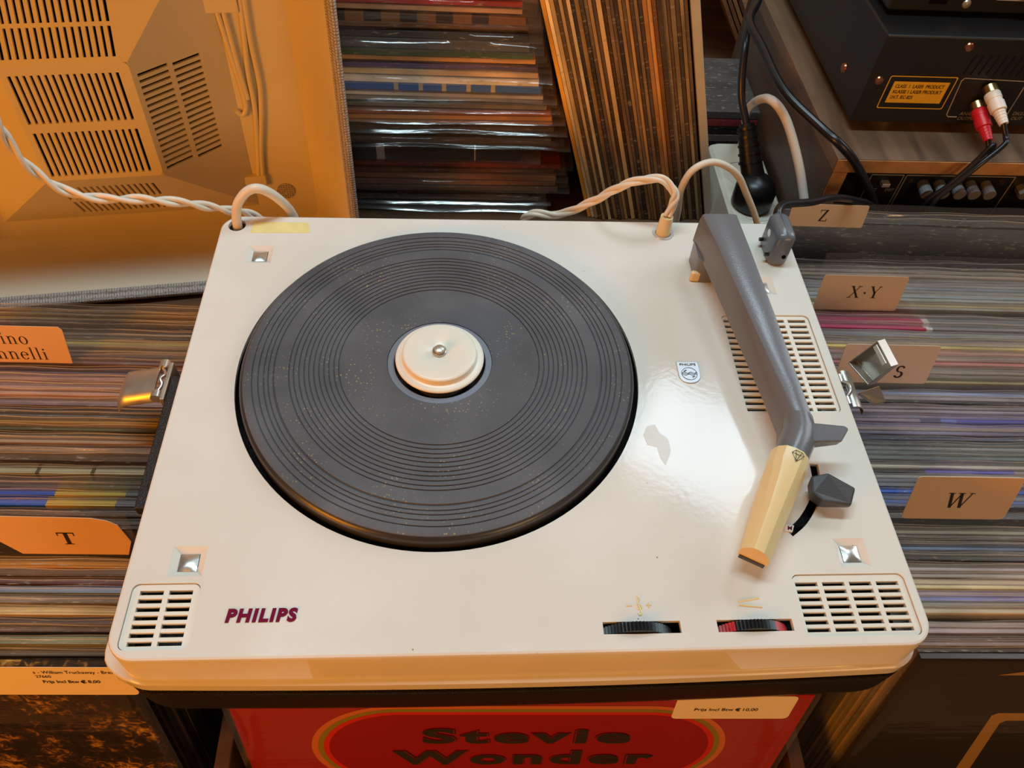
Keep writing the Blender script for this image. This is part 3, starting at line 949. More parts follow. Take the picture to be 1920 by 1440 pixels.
# latches
def latch_left():
    p = rpart(MB().box(-0.2080, -0.2054, 0.012, 0.040, -0.046, -0.0225), 'side_latch', 'steel', bevel=0.0006)
    tag(p, 'chrome latch hanging open on the left side')
    n = 10
    rows = []
    for i in range(n + 1):
        u = i / n
        x = -0.2135 - u * 0.0265
        z = -0.0268 - 0.006 * u - 0.010 * max(0, u - 0.78) ** 1.3 * 6
        r = []
        for k in range(9):
            v = k / 8
            y = 0.0170 + v * 0.0250
            e = 0.004 * max(0, abs(v - 0.5) * 2 - 0.75) * 4
            r.append((x, y - (0.001 if u > .9 else 0) * (v - .5) * 4, z - e + (0.002 * sin(v * pi))))
        rows.append(r)
    vs, fs = [], []
    for r in rows:
        vs += r
    for r in rows:
        vs += [(q[0], q[1], q[2] - 0.0014) for q in r]
    m = (n + 1) * 9
    for i in range(n):
        for k in range(8):
            a = i * 9 + k
            fs += [(a, a + 9, a + 10, a + 1), (m + a, m + a + 1, m + a + 10, m + a + 9)]
    edge = [k for k in range(9)] + [i * 9 + 8 for i in range(1, n + 1)] + [n * 9 + k for k in range(7, -1, -1)] + [i * 9 for i in range(n - 1, 0, -1)]
    for i, a in enumerate(edge):
        c = edge[(i + 1) % len(edge)]
        fs.append((a, c, m + c, m + a))
    rpart(MB().add(vs, fs), 'latch_flap', 'steel', p, smooth=45)
    for y0, y1 in ((0.0150, 0.0195), (0.0375, 0.0425)):
        rpart(MB().cyl((-0.2115, y0, -0.0262), (-0.2115, y1, -0.0262), 0.0033, seg=16), 'hinge_knuckle', 'chrome', p, smooth=40)
    w = MB().tube(spline([(-0.2120, 0.0195, -0.0262), (-0.2100, 0.025, -0.0255), (-0.2115, 0.029, -0.0245), (-0.2095, 0.033, -0.0255), (-0.2120, 0.0375, -0.0262)], 5), 0.0011, 8)
    rpart(w, 'latch_wire', 'chrome', p, smooth=60)


def latch_right():
    p = rpart(MB().box(0.1985, 0.2012, 0.0060, 0.0340, -0.046, -0.0225), 'side_latch', 'steel', bevel=0.0006)
    tag(p, 'nickel latch standing open on the right side')
    for y0, y1 in ((0.0090, 0.0150), (0.0260, 0.0320)):
        rpart(MB().cyl((0.2050, y0, -0.0262), (0.2050, y1, -0.0262), 0.0036, seg=16), 'hinge_knuckle', 'chrome', p, smooth=40)
    wb = MB().box(0.2035, 0.2075, 0.0150, 0.0178, -0.0240, -0.0222).box(0.2035, 0.2075, 0.0205, 0.0232, -0.0240, -0.0222)
    rpart(MB().tube(spline([(0.2050, 0.0150, -0.0235), (0.2070, 0.0180, -0.0215), (0.2070, 0.0230, -0.0215), (0.2050, 0.0260, -0.0235)], 5), 0.0013, 8), 'latch_wire', 'chrome', p, smooth=60)
    # curved cover strip
    rows = []
    for i in range(9):
        a = radians(-20 + 110 * i / 8)
        rows.append([(0.2080 + 0.0065 * sin(a), y, -0.0310 + 0.0085 * cos(a)) for y in (0.0065, 0.0200, 0.0345)])
    inner = [[(x + 0.0006, y, z - 0.0014) for x, y, z in r] for r in rows]
    b = MB()
    vs = [q for r in rows for q in r] + [q for r in inner for q in r]
    fs = []
    for i in range(8):
        for k in range(2):
            a = i * 3 + k
            fs += [(a, a + 1, a + 4, a + 3), (27 + a, 27 + a + 3, 27 + a + 4, 27 + a + 1)]
    edge = [0, 1, 2] + [i * 3 + 2 for i in range(1, 9)] + [25, 24] + [i * 3 for i in range(7, 0, -1)]
    for i, a in enumerate(edge):
        c = edge[(i + 1) % len(edge)]
        fs.append((a, c, 27 + c, 27 + a))
    rpart(b.add(vs, fs), 'latch_cover', 'steel', p, smooth=45)
    # open flap, a shallow tray
    A, B, C_, D = atz(1594, 679, -0.026), atz(1650, 637, 0.002), atz(1676, 686, 0.002), atz(1632, 722, -0.026)
    n = (B - A).cross(D - A).normalized()
    if n.z < 0:
        n = -n
    c = (A + B + C_ + D) / 4
    out = [A, B, C_, D]
    inn = [q.lerp(c, 0.10) for q in out]
    b = MB()
    b.loft([[q - n * 0.0050 for q in inn], [q - n * 0.0042 for q in out], [q + n * 0.0022 for q in out], [q + n * 0.0022 for q in [q.lerp(c, 0.07) for q in out]], [q - n * 0.0036 for q in inn]], True, True)
    fl = rpart(b, 'latch_flap', 'steel', p, bevel=0.0005)
    e1, e2 = B.lerp(c, 0.08) + n * 0.0026, C_.lerp(c, 0.08) + n * 0.0026
    d = (A - B).normalized() * 0.0030
    rpart(MB().loft([[e1 + (e2 - e1) * 0.08, e1 + (e2 - e1) * 0.85, e1 + (e2 - e1) * 0.85 + d, e1 + (e2 - e1) * 0.08 + d], [q + n * 0.001 for q in [e1 + (e2 - e1) * 0.08, e1 + (e2 - e1) * 0.85, e1 + (e2 - e1) * 0.85 + d, e1 + (e2 - e1) * 0.08 + d]]]), 'flap_lip', 'chrome', fl)
    E1, E2, E3, E4 = atz(1610, 735, -0.030), atz(1642, 757, -0.040), atz(1662, 751, -0.040), atz(1650, 722, -0.026)
    rpart(MB().loft([[q - Vector((0, 0, 0.003)) for q in (E1, E2, E3, E4)], [E1, E2, E3, E4]]), 'latch_tongue', 'steel', p, bevel=0.0008)


latch_left()
latch_right()


# ------------------------------------------------------------------ cables on and around the player
def twisted(name, pts, rad, lay, label, m='cable_w', strands=2, group=None, n=10, tight=1.0):
    root = thing(name, label, 'cable', tuple(Vector(pts[0])), group)
    c = spline(pts, n)
    dist = [0.0]
    for a, q in zip(c, c[1:]):
        dist.append(dist[-1] + (q - a).length)
    for s in range(strands):
        out = []
        up = Vector((0, 0, 1))
        for i, p in enumerate(c):
            t = (c[min(i + 1, len(c) - 1)] - c[max(i - 1, 0)]).normalized()
            a = t.cross(up)
            a = a.normalized() if a.length > 1e-3 else Vector((1, 0, 0))
            q = t.cross(a)
            ph = 2 * pi * (dist[i] / lay) + 2 * pi * s / strands
            out.append(p + (a * cos(ph) + q * sin(ph)) * rad * tight)
        MB().tube(out, rad, 10).build('strand', m, root, off=pts[0], smooth=60)
    return root


def cable(name, pts, rad, label, m, group=None, n=8):
    b = MB().tube(spline(pts, n), rad, 12)
    o = b.build(name, m, off=tuple(pts[0]), smooth=60)
    o.location = pts[0]
    return tag(o, label, 'cable', group)


cable('speaker_cable', [(-0.1797, 0.1376, -0.012), (-0.1797, 0.1378, 0.000), (-0.1770, 0.1395, 0.0143), (-0.1690, 0.1420, 0.0240), (-0.1605, 0.1440, 0.0245), (-0.1520, 0.1500, 0.0110), (-0.1480, 0.1600, -0.0120), (-0.1475, 0.1680, -0.0500), (-0.1500, 0.1750, -0.1000)], 0.0031, 'cream cable looping up out of the hole in the deck corner beside the yellow tape', 'cable_w')
tw = [aty(*q) for q in ((-30, 190, 0.120), (0, 240, 0.120), (40, 300, 0.120), (110, 352, 0.122), (180, 371, 0.124), (270, 374, 0.128), (350, 381, 0.135), (425, 394, 0.150), (470, 402, 0.165))] + [Vector((-0.160, 0.185, -0.05))]
twisted('twisted_lead', tw, 0.0017, 0.040, 'cream twisted lead hanging in front of the open lid with the speaker vents')
tw2 = [Vector((0.1036, 0.1361, 0.0145)), aty(1265, 372, 0.139), aty(1258, 350, 0.142), aty(1232, 335, 0.145), aty(1175, 345, 0.150), aty(1110, 378, 0.160), aty(1050, 402, 0.170), aty(985, 408, 0.175), Vector((0.010, 0.190, -0.08))]
twisted('mains_lead', tw2, 0.0016, 0.060, 'cream three-strand lead rising from the boot near the back edge of the deck', strands=3, tight=1.0)
cable('looped_cable', [aty(1262, 440, 0.2), aty(1270, 400, 0.2), aty(1277, 355, 0.2), aty(1300, 318, 0.2), aty(1340, 304, 0.205), aty(1380, 325, 0.21), aty(1400, 365, 0.215), aty(1418, 412, 0.22), aty(1425, 450, 0.22)], 0.0026, 'thin cream cable arching behind the deck in front of the leaning records', 'cable_w')
# grey plug standing on the deck
pl = thing('grey_plug', 'grey plug block with a screw hole standing at the back right of the deck', 'plug', (0.174, 0.117, 0.0))
o3 = (0.174, 0.117, 0.0)
MB().loft([[(p[0], p[1], z) for p in rrect(0.1680 + i, 0.1812 - i, 0.1040 + i, 0.1300 - i, 0.005 - i * 0.5, 4)] for z, i in ((0.0005, 0.0005), (0.003, 0.0), (0.0215, 0.0), (0.0240, 0.0012), (0.0250, 0.0034))]).build('plug_body', 'grey', pl, off=o3, smooth=40)
MB().cyl((0.1682, 0.118, 0.0165), (0.1676, 0.118, 0.0165), 0.0026, seg=16).build('screw', 'chrome', pl, off=o3)
for y in (0.1090, 0.1235):
    MB().cyl((0.1682, y, 0.0060), (0.1655, y, 0.0060), 0.0013, seg=10).build('pin', 'black', pl, off=o3)
MB().cyl((0.1765, 0.1041, 0.0085), (0.1765, 0.1035, 0.0085), 0.0014, seg=12).build('cord_hole', 'dark', pl, off=o3)
MB().tube(spline([(0.1745, 0.126, 0.0190), (0.1760, 0.134, 0.0215), (0.1850, 0.145, 0.0180), aty(1520, 379, 0.165), aty(1560, 371, 0.185), aty(1600, 375, 0.212), aty(1636, 388, 0.232), aty(1652, 425, 0.238)], 8), 0.0028, 12).build('plug_cord', 'cable_b', pl, off=o3, smooth=60)

# ------------------------------------------------------------------ the open lid with the loudspeaker
LK = 1.2
LP = CAM + (Vector((-0.1042, 0.158, -0.0716)) - CAM) * LK
LM = Matrix(((0.98860, -0.15019, 0.01025, LP.x), (0.14942, 0.98727, 0.05449, LP.y), (-0.01830, -0.05234, 0.99846, LP.z), (0, 0, 0, 1)))
lid = thing('loudspeaker_case', 'open fabric-covered case half with cream inside and slatted loudspeaker housing', 'loudspeaker', mtx=LM)


def lring(x0, x1, z0, z1, r, y, n=8):
    return [(p[0], y, p[1]) for p in rrect(x0, x1, z0, z1, r, n)]


LX, LZ = -0.384, 0.298
b = MB()
b.loft([lring(LX, 0, 0, LZ, 0.016, 0.100), lring(LX, 0, 0, LZ, 0.016, 0.0022), lring(LX + 0.0008, -0.0008, 0.0008, LZ - 0.0008, 0.016, 0.0006), lring(LX + 0.0022, -0.0022, 0.0022, LZ - 0.0022, 0.015, 0.0), lring(LX + 0.0040, -0.0040, 0.0040, LZ - 0.0040, 0.014, 0.0004), lring(LX + 0.0080, -0.0080, 0.0080, LZ - 0.0080, 0.013, 0.0090)], True, False)
b.build('lid_shell', 'fabric', lid, smooth=40)
b = MB()
ins = [(0.0080, 0.0080, 0.0090, 0.013), (0.0086, 0.0086, 0.0100, 0.013), (0.0180, 0.0115, 0.030, 0.012), (0.0300, 0.0140, 0.062, 0.010), (0.0305, 0.0150, 0.0635, 0.010), (0.0370, 0.0165, 0.0790, 0.008)]
b.loft([lring(LX + sx, -sx, sz, LZ - sz, r, y) for sx, sz, y, r in ins], False, True)
liner = b.build('lid_liner', 'liner', lid, smooth=28)
b = MB().cyl((-0.0625, 0.0793, 0.0462), (-0.0625, 0.0778, 0.0462), 0.0078, seg=28)
b.build('round_dimple', 'fabric', liner)

# housing: a flat front panel B, four sloping panels around it
yB, yb = 0.0312, 0.0792
bx0, bx1, bz0, bz1 = -0.2346, -0.1488, 0.1020, 0.1956
hx0, hx1, hz0, hz1 = -0.302, -0.0878, 0.0320, 0.2660
hou = MB()
cen = Vector(((bx0 + bx1) / 2, 0.08, (bz0 + bz1) / 2))


def facet(o, ux, uy, poly, wins, t=0.0022):
    """flat panel with slot windows; o, ux, uy span the facet plane, outward = ux x uy"""
    ux, uy = Vector(ux).normalized(), Vector(uy).normalized()
    w = ux.cross(uy)
    M = Matrix(((ux.x, uy.x, w.x, o[0]), (ux.y, uy.y, w.y, o[1]), (ux.z, uy.z, w.z, o[2]), (0, 0, 0, 1)))
    hou.__dict__.setdefault('mats', []).append(M)
    return plate2d(poly, wins, t).xform(M), M


def rect(x0, x1, y0, y1):
    return [(x0, y0), (x1, y0), (x1, y1), (x0, y1)]


slat_jobs = []
# B
oB = (bx0, yB, bz0)
W, H = bx1 - bx0, bz1 - bz0
winsB = [(0.0045, W - 0.0080, 0.0040, 0.0415), (0.0045, W - 0.0080, 0.0488, 0.0862)]
q, M = facet(oB, (1, 0, 0), (0, 0, 1), rrect(0, W, 0, H, 0.004, 3), [rect(*w) for w in winsB])
hou.add(q.v, q.f)
for w in winsB:
    slat_jobs.append((M, w, 'x', 16))
# A (above) and C (below): same slope
for up in (1, -1):
    z_in, z_out = (bz1, hz1) if up > 0 else (bz0, hz0)
    sl = Vector((0, yb - yB, z_out - z_in))
    L = sl.length
    d = sl / L
    if up > 0:
        o, ux, uy = (bx0, yB, bz1), (1, 0, 0), d
        poly = [(0, 0), (W, 0), (hx1 - bx0, L), (hx0 - bx0, L)]
        wins = [(0.0045, W - 0.0068, 0.0040, 0.0240), (0.0045, W - 0.0068, 0.0268, 0.0460)]
    else:
        o, ux, uy = (bx0, yB, bz0), (-1, 0, 0), d
        poly = [(0, 0), (bx0 - hx0, L), (bx0 - hx1, L), (bx0 - bx1, 0)]
        poly = [(-p[0], p[1]) for p in [(0, 0), (W, 0), (hx1 - bx0, L), (hx0 - bx0, L)]][::-1]
        wins = [(-(W - 0.0120), -0.0010, 0.0155, 0.0430), (-(W - 0.0120), -0.0010, 0.0475, 0.0740)]
    q, M = facet(o, ux, uy, poly, [rect(*w) for w in wins])
    hou.add(q.v, q.f)
    for w in wins:
        slat_jobs.append((M, w, 'x', 16))
# D (right) and its mirror (left)
for s in (1, -1):
    x_in, x_out = (bx1, hx1) if s > 0 else (bx0, hx0)
    sl = Vector((x_out - x_in, yb - yB, 0))
    L = sl.length
    d = sl / L
    if s > 0:
        o, ux, uy = (bx1, yB, bz0), d, (0, 0, 1)
        poly = [(0, 0), (L, hz0 - bz0), (L, hz1 - bz0), (0, H)]
        wins = [(0.0042, 0.0290, 0.0030, 0.0830), (0.0325, 0.0560, 0.0010, 0.0815)]
        q, M = facet(o, ux, uy, poly, [rect(*w) for w in wins])
        for w in wins:
            slat_jobs.append((M, w, 'y', 17))
    else:
        o, ux, uy = (bx0, yB, bz0), -d, (0, 0, 1)
        poly = [(0, 0), (0, H), (-L, hz1 - bz0), (-L, hz0 - bz0)]
        q, M = facet(o, ux, uy, poly[::-1], [])
    hou.add(q.v, q.f)
ho = hou.build('speaker_housing', 'liner', lid)
for M, (x0, x1, y0, y1), axis, n in slat_jobs:
    first = None
    for k in range(1, n):
        if axis == 'x':
            p = (x1 - x0) / (n - 0.45)
            cpos = (x0 + k * p - p * 0.225, (y0 + y1) / 2)
            hw = (p * 0.29, (y1 - y0) / 2 + 0.0003)
        else:
            p = (y1 - y0) / (n - 0.45)
            cpos = ((x0 + x1) / 2, y0 + k * p - p * 0.225)
            hw = ((x1 - x0) / 2 + 0.0003, p * 0.29)
        if first is None:
            first = MB().box(-hw[0], hw[0], -hw[1], hw[1], -0.0024, -0.0001).build('slat', 'liner', ho)
            o = first
        else:
            o = first.copy()
            COL.objects.link(o)
        o.matrix_local = M @ Matrix.Translation((cpos[0], cpos[1], 0))
# near-black block added behind the slats, standing in for shade inside the housing
k = 0.0120
inner = [[(bx0 + 0.003, yB + k, bz0 + 0.003), (bx1 - 0.003, yB + k, bz0 + 0.003), (bx1 - 0.003, yB + k, bz1 - 0.003), (bx0 + 0.003, yB + k, bz1 - 0.003)],
         [(hx0 + 0.020, yb - 0.001, hz0 + 0.020), (hx1 - 0.020, yb - 0.001, hz0 + 0.020), (hx1 - 0.020, yb - 0.001, hz1 - 0.020), (hx0 + 0.020, yb - 0.001, hz1 - 0.020)]]
MB().loft(inner, True, True).build('slot_shade', 'liner_in', ho)
# clips and the wires held by them
for z0, z1, x0, x1 in ((0.0555, 0.0660, -0.1080, -0.0770), (0.2085, 0.2240, -0.104, -0.0715)):
    MB().box(x0, x1, 0.0735, 0.0795, z0, z1).build('wire_clip', 'liner', liner, bevel=0.001)
for pts in ([(-0.0800, 0.0768, 0.060), (-0.0765, 0.0768, 0.090), (-0.0710, 0.0766, 0.120), (-0.0670, 0.0768, 0.150), (-0.0675, 0.0768, 0.185), (-0.0660, 0.0768, 0.225), (-0.064, 0.0768, 0.270)],
            [(-0.0835, 0.0768, 0.060), (-0.0790, 0.0768, 0.090), (-0.0745, 0.0766, 0.130), (-0.0740, 0.0768, 0.160), (-0.0715, 0.0768, 0.190), (-0.0690, 0.0768, 0.225), (-0.0680, 0.0768, 0.270)],
            [(-0.0900, 0.0768, 0.128), (-0.0850, 0.0768, 0.124), (-0.0810, 0.0768, 0.132), (-0.0815, 0.0768, 0.150), (-0.0840, 0.0768, 0.175), (-0.0880, 0.0768, 0.215)],
            [(-0.0785, 0.0768, 0.138), (-0.0805, 0.0768, 0.165), (-0.0830, 0.0768, 0.215)]):
    MB().tube(spline(pts, 5), 0.0021, 8).build('speaker_wire', 'liner', liner, smooth=60)


# ------------------------------------------------------------------ records standing in the bins
def mesh_sleeve(wd, th, h, name='sleeve'):
    me = bpy.data.meshes.new(name)
    b = MB().box(-wd / 2, wd / 2, -th / 2, th / 2, 0, h)
    me.from_pydata([tuple(p) for p in b.v], [], b.f)
    me.update()
    return me


def mesh_cover(seed, wd, th, h, lip, nx=26):
    """clear outer sleeve: two wavy sheets open at the top, reaching past the card"""
    rnd = random.Random(seed)
    ph = [rnd.uniform(0, 6.3) for _ in range(6)]
    vs, fs, edge = [], [], []
    zs = [0.0, h * 0.6, h - 0.03, h - 0.004, h + lip * 0.45, h + lip - 0.0006, h + lip]
    for side in (-1, 1):
        for iz, z in enumerate(zs):
            for i in range(nx + 1):
                u = i / nx
                x = (u - 0.5) * (wd + 0.007)
                top = max(0, z - h + 0.004) / (lip + 0.004)
                w = (0.0002 * sin(9 * u + ph[0] + side) + 0.00015 * sin(23 * u + ph[1])) * top
                dz = (0.0007 * sin(7 * u + ph[2] + side) + 0.0005 * sin(31 * u + ph[3])) * (1 if iz >= len(zs) - 2 else 0)
                y = side * (th / 2 + 0.00025) + w - side * th * 0.38 * top
                vs.append((x, y, z + dz))
    n1 = nx + 1
    for s in range(2):
        base = s * len(zs) * n1
        for iz in range(len(zs) - 1):
            for i in range(nx):
                a = base + iz * n1 + i
                fs.append((a, a + 1, a + n1 + 1, a + n1))
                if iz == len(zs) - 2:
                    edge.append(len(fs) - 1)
    m = len(zs) * n1
    for iz in range(len(zs) - 2):
        for e in (0, nx):
            a = iz * n1 + e
            fs.append((a, a + n1, m + a + n1, m + a))
    me = bpy.data.meshes.new('plastic_cover')
    me.from_pydata(vs, [], fs)
    me.polygons.foreach_set('use_smooth', [True] * len(fs))
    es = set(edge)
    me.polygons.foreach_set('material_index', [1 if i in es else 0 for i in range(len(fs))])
    me.update()
    return me


TH = (0.0022, 0.0027, 0.0033, 0.0041)
SL = [mesh_sleeve(0.315, t, 0.315) for t in TH]
for me in SL:
    me.materials.append(MT['sleeve'])
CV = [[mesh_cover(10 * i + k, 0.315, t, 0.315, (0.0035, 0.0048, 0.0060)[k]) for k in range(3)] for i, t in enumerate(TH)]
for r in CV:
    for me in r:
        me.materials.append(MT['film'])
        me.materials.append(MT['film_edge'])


def cname(c):
    r, g, bl = c
    mx, mn = max(c), min(c)
    v = 'dark ' if mx < 90 else ('pale ' if mn > 150 else '')
    if mx - mn < 18:
        return {'dark ': 'black' if mx < 50 else 'dark grey', 'pale ': 'off-white'}.get(v, 'grey')
    if bl == mx:
        return v + ('purple' if r > g + 12 else 'blue')
    if g == mx:
        return v + 'green'
    if r - g > 70 and g - bl < 30:
        return v + ('pink' if bl > g else 'red')
    if bl > g:
        return v + 'mauve'
    if r - bl > 60 and r > 150:
        return v + ('yellow' if r - g < 45 else 'orange')
    return v + ('brown' if r < 140 else 'tan')


ORD = lambda n: '%d%s' % (n, 'th' if 10 <= n % 100 <= 20 else {1: 'st', 2: 'nd', 3: 'rd'}.get(n % 10, 'th'))




def record(xc, ytop, ztop, ti, col, label, group, special=None, film=True, lean=LEAN, clear=False):
    """a record in its card sleeve and clear cover; (xc, ytop, ztop) is the middle of its top edge"""
    h = 0.315
    z0 = ztop - h * cos(lean)
    y0 = ytop - h * sin(lean)
    t = thing('vinyl_record', label, 'record', (xc, y0, z0), group, rot=(-lean, 0, LROT))
    s = bpy.data.objects.new('sleeve', special or SL[ti])
    COL.objects.link(s)
    s.parent = t
    s.color = tuple(lin(col)) + (1,)
    if film:
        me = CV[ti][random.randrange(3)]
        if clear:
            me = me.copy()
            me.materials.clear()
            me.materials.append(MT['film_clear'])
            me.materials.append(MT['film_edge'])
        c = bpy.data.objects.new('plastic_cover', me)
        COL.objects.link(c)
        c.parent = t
    return t


def band_mesh(ti, mats):
    me = mesh_sleeve(0.315, TH[ti], 0.315)
    me.materials.append(mats)
    return me


MUTED = [(84, 72, 62), (110, 98, 90), (62, 54, 50), (128, 112, 100), (96, 84, 88), (74, 66, 70), (140, 124, 104), (52, 46, 44), (116, 96, 84), (90, 86, 84), (132, 108, 96), (66, 58, 52), (104, 92, 80), (150, 134, 116)]

# measured rows: (distance from the front, colour)
LEFT = [(-0.1180, (92, 84, 74)), (-0.1150, (62, 70, 58)), (-0.1118, (112, 116, 92)), (-0.1085, (66, 58, 52)), (-0.1050, (120, 96, 82)), (-0.1010, (78, 66, 66)), (-0.0985, (148, 118, 104)), (-0.0950, (190, 156, 104)), (-0.0925, (168, 150, 130)), (-0.0890, (124, 112, 100)), (-0.0865, (196, 150, 118)), (-0.0835, (96, 118, 140)), (-0.0812, (120, 138, 152)), (-0.0785, (74, 44, 42)), (-0.0765, (66, 56, 50)), (-0.0742, (74, 62, 52)), (-0.0712, (186, 124, 40)), (-0.0685, (160, 102, 34)),
        (-0.0455, (72, 62, 58)), (-0.0420, (108, 92, 88)), (-0.0390, (60, 50, 46)), (-0.0360, (84, 66, 56)), (-0.0325, (54, 48, 46)), (-0.0262, (40, 36, 36)), (-0.0190, (90, 82, 64)), (-0.0155, (84, 68, 54)), (-0.0125, (58, 50, 42)), (-0.0095, (66, 62, 42)),
        (-0.0035, (74, 90, 160)), (0.0008, (66, 54, 48)), (0.0035, (186, 148, 118)), (0.0075, (124, 100, 86)), (0.0105, (150, 118, 98)), (0.0140, (172, 140, 118)), (0.0175, (112, 96, 78)), (0.0205, (134, 112, 94)), (0.0240, (88, 84, 58)), (0.0275, (150, 112, 60)), (0.0305, (72, 52, 40)), (0.0335, (92, 90, 88)), (0.0370, (60, 56, 54)), (0.0402, (48, 58, 98)), (0.0435, (132, 112, 116)), (0.0468, (72, 60, 58)), (0.0505, (176, 134, 116)), (0.0545, (150, 118, 104)), (0.0580, (128, 88, 96)), (0.0615, (168, 130, 116)), (0.0650, (140, 96, 110)), (0.0685, (112, 98, 106)),
        (0.0775, (124, 100, 96)), (0.0810, (66, 60, 60)), (0.0845, (84, 78, 74)), (0.0880, (120, 104, 78)), (0.0920, (148, 132, 96)), (0.0955, (206, 172, 84)), (0.0990, (76, 70, 66)), (0.1025, (112, 108, 108)), (0.1055, (124, 136, 146)), (0.1090, (52, 46, 44)), (0.1125, (96, 72, 44)), (0.1160, (150, 112, 58)), (0.1195, (132, 92, 44)), (0.1230, (110, 74, 36))]
blue_yellow = mat_bands('blue_and_yellow_spine', [(0.0, (40, 96, 190)), (0.785, (206, 172, 84)), (0.885, (206, 172, 84)), (0.915, (120, 118, 118))])
bl2 = mat_bands('blue_and_yellow_spine_two', [(0.0, (44, 102, 196)), (0.775, (206, 170, 80)), (0.905, (118, 116, 118))])
striped = mat_bands('beige_striped_spine', sum([[(k * 0.105, (192, 178, 142)), (k * 0.105 + 0.098, (90, 78, 60))] for k in range(9)], []))
SPECIAL_L = [(-0.0228, blue_yellow, 'blue and yellow edged record farther from the T card, left bin', (206, 172, 84)),
             (-0.0295, bl2, 'blue and yellow edged record nearest the T card, left bin', (206, 172, 84)),
             (-0.0066, striped, 'record with beige edge ticked by dark lines in left bin', (192, 178, 142))]
rows = sorted([(y, c, None, None) for y, c in LEFT] + [(y, c, m, l) for y, m, l, c in SPECIAL_L])
XL, XR, ZT = -0.3695, 0.3795, -0.0755


def settle(y):
    return y + 0.0018 + 0.0114 * (y + 0.135)


def spaced(rows, least=0.0031):
    out = []
    for r in rows:
        if out and r[0] - out[-1][0] < least:
            if len(r) > 3 and r[2] is not None:
                out.pop()
            else:
                continue
        out.append(r)
    return out


rows = [(settle(q[0]) + 0.0029,) + tuple(q[1:]) for q in rows]
rows = spaced([(r[0],) + tuple(r[1:]) for r in rows], 0.0034)
for i, (y, c, m, l) in enumerate(rows):
    gap = min(y - rows[i - 1][0] if i else 0.004, rows[i + 1][0] - y if i + 1 < len(rows) else 0.004)
    ti = max([k for k in range(4) if TH[k] / cos(LEAN) + 0.0009 <= max(gap, 0.0031)] or [0])
    x = XL + random.uniform(-0.0012, 0.0012)
    sp = band_mesh(ti, m) if m else None
    lab = l or '%s edged record in clear cover, %s from the front of the left bin' % (cname(c), ORD(i + 2))
    record(x, y + 0.0002 * 0, ZT + random.uniform(-0.0022, 0.0014), ti, c, lab, 'records standing in the left bin', sp)

RIGHT = [(-0.1275, (70, 58, 50)), (-0.1240, (150, 122, 116)), (-0.1205, (66, 54, 52)), (-0.1160, (170, 146, 144)), (-0.1122, (140, 128, 118)), (-0.1092, (132, 122, 108)), (-0.1055, (198, 178, 146)), (-0.1015, (120, 116, 110)), (-0.0980, (104, 112, 176)), (-0.0945, (186, 152, 124)), (-0.0910, (206, 180, 128)), (-0.0870, (184, 158, 130)), (-0.0830, (178, 160, 148)), (-0.0795, (156, 140, 140)), (-0.0762, (60, 62, 74)), (-0.0730, (50, 48, 46)), (-0.0692, (92, 88, 88)), (-0.0655, (124, 138, 166)), (-0.0620, (108, 94, 82)), (-0.0585, (116, 106, 96)), (-0.0550, (150, 138, 122)),
         (-0.0430, (72, 72, 76)), (-0.0398, (60, 60, 68)), (-0.0365, (72, 80, 104)), (-0.0330, (60, 100, 170)), (-0.0295, (92, 100, 112)), (-0.0260, (50, 90, 178)), (-0.0222, (100, 98, 98)), (-0.0185, (110, 108, 106)), (-0.0150, (190, 180, 170)), (-0.0112, (86, 66, 150)), (-0.0078, (182, 170, 150)), (-0.0045, (92, 84, 84)), (-0.0008, (100, 106, 104)), (0.0030, (88, 96, 96)), (0.0068, (124, 122, 120)), (0.0105, (60, 58, 60)), (0.0142, (80, 76, 92)), (0.0180, (108, 100, 120)), (0.0218, (150, 124, 110)), (0.0255, (112, 100, 140)), (0.0292, (138, 124, 150)), (0.0330, (120, 110, 138)), (0.0366, (150, 134, 140)), (0.0402, (132, 108, 108)), (0.0438, (44, 42, 42)), (0.0475, (196, 176, 176)), (0.0512, (134, 144, 180)), 
         (0.0640, (156, 136, 92)), (0.0675, (124, 110, 92)), (0.0712, (140, 124, 110)), (0.0750, (116, 104, 98)), (0.0790, (198, 110, 100)), (0.0828, (156, 134, 120)), (0.0868, (138, 122, 114)), (0.0905, (178, 120, 104)), (0.0945, (198, 170, 96)), (0.0985, (150, 132, 124)), (0.1022, (128, 116, 114)), (0.1060, (112, 118, 134)), (0.1095, (150, 140, 134)),
         (0.1130, (188, 60, 96)), (0.1165, (204, 72, 108)), (0.1200, (196, 64, 104)), (0.1235, (190, 58, 96)),
         (0.1345, (150, 140, 128)), (0.1382, (206, 178, 116)), (0.1420, (146, 150, 148)), (0.1458, (132, 140, 146)), (0.1495, (152, 142, 132)), (0.1532, (132, 122, 112)), (0.1570, (120, 124, 134)), (0.1608, (140, 128, 120)), (0.1646, (108, 100, 96)), (0.1684, (150, 120, 100)), (0.1722, (118, 104, 92))]
purple = mat_bands('purple_block_spine', [(0.0, (58, 54, 54)), (0.155, (96, 76, 176)), (0.345, (150, 136, 130)), (0.40, (70, 58, 66)), (0.44, (170, 150, 150))])
pinkm = mat_bands('pink_spine', [(0.0, (206, 66, 104)), (0.30, (235, 225, 222)), (0.315, (150, 140, 136))])
vio = mat_bands('violet_block_spine', [(0.0, (150, 132, 140)), (0.19, (92, 84, 104)), (0.235, (120, 124, 190)), (0.27, (92, 84, 168))])
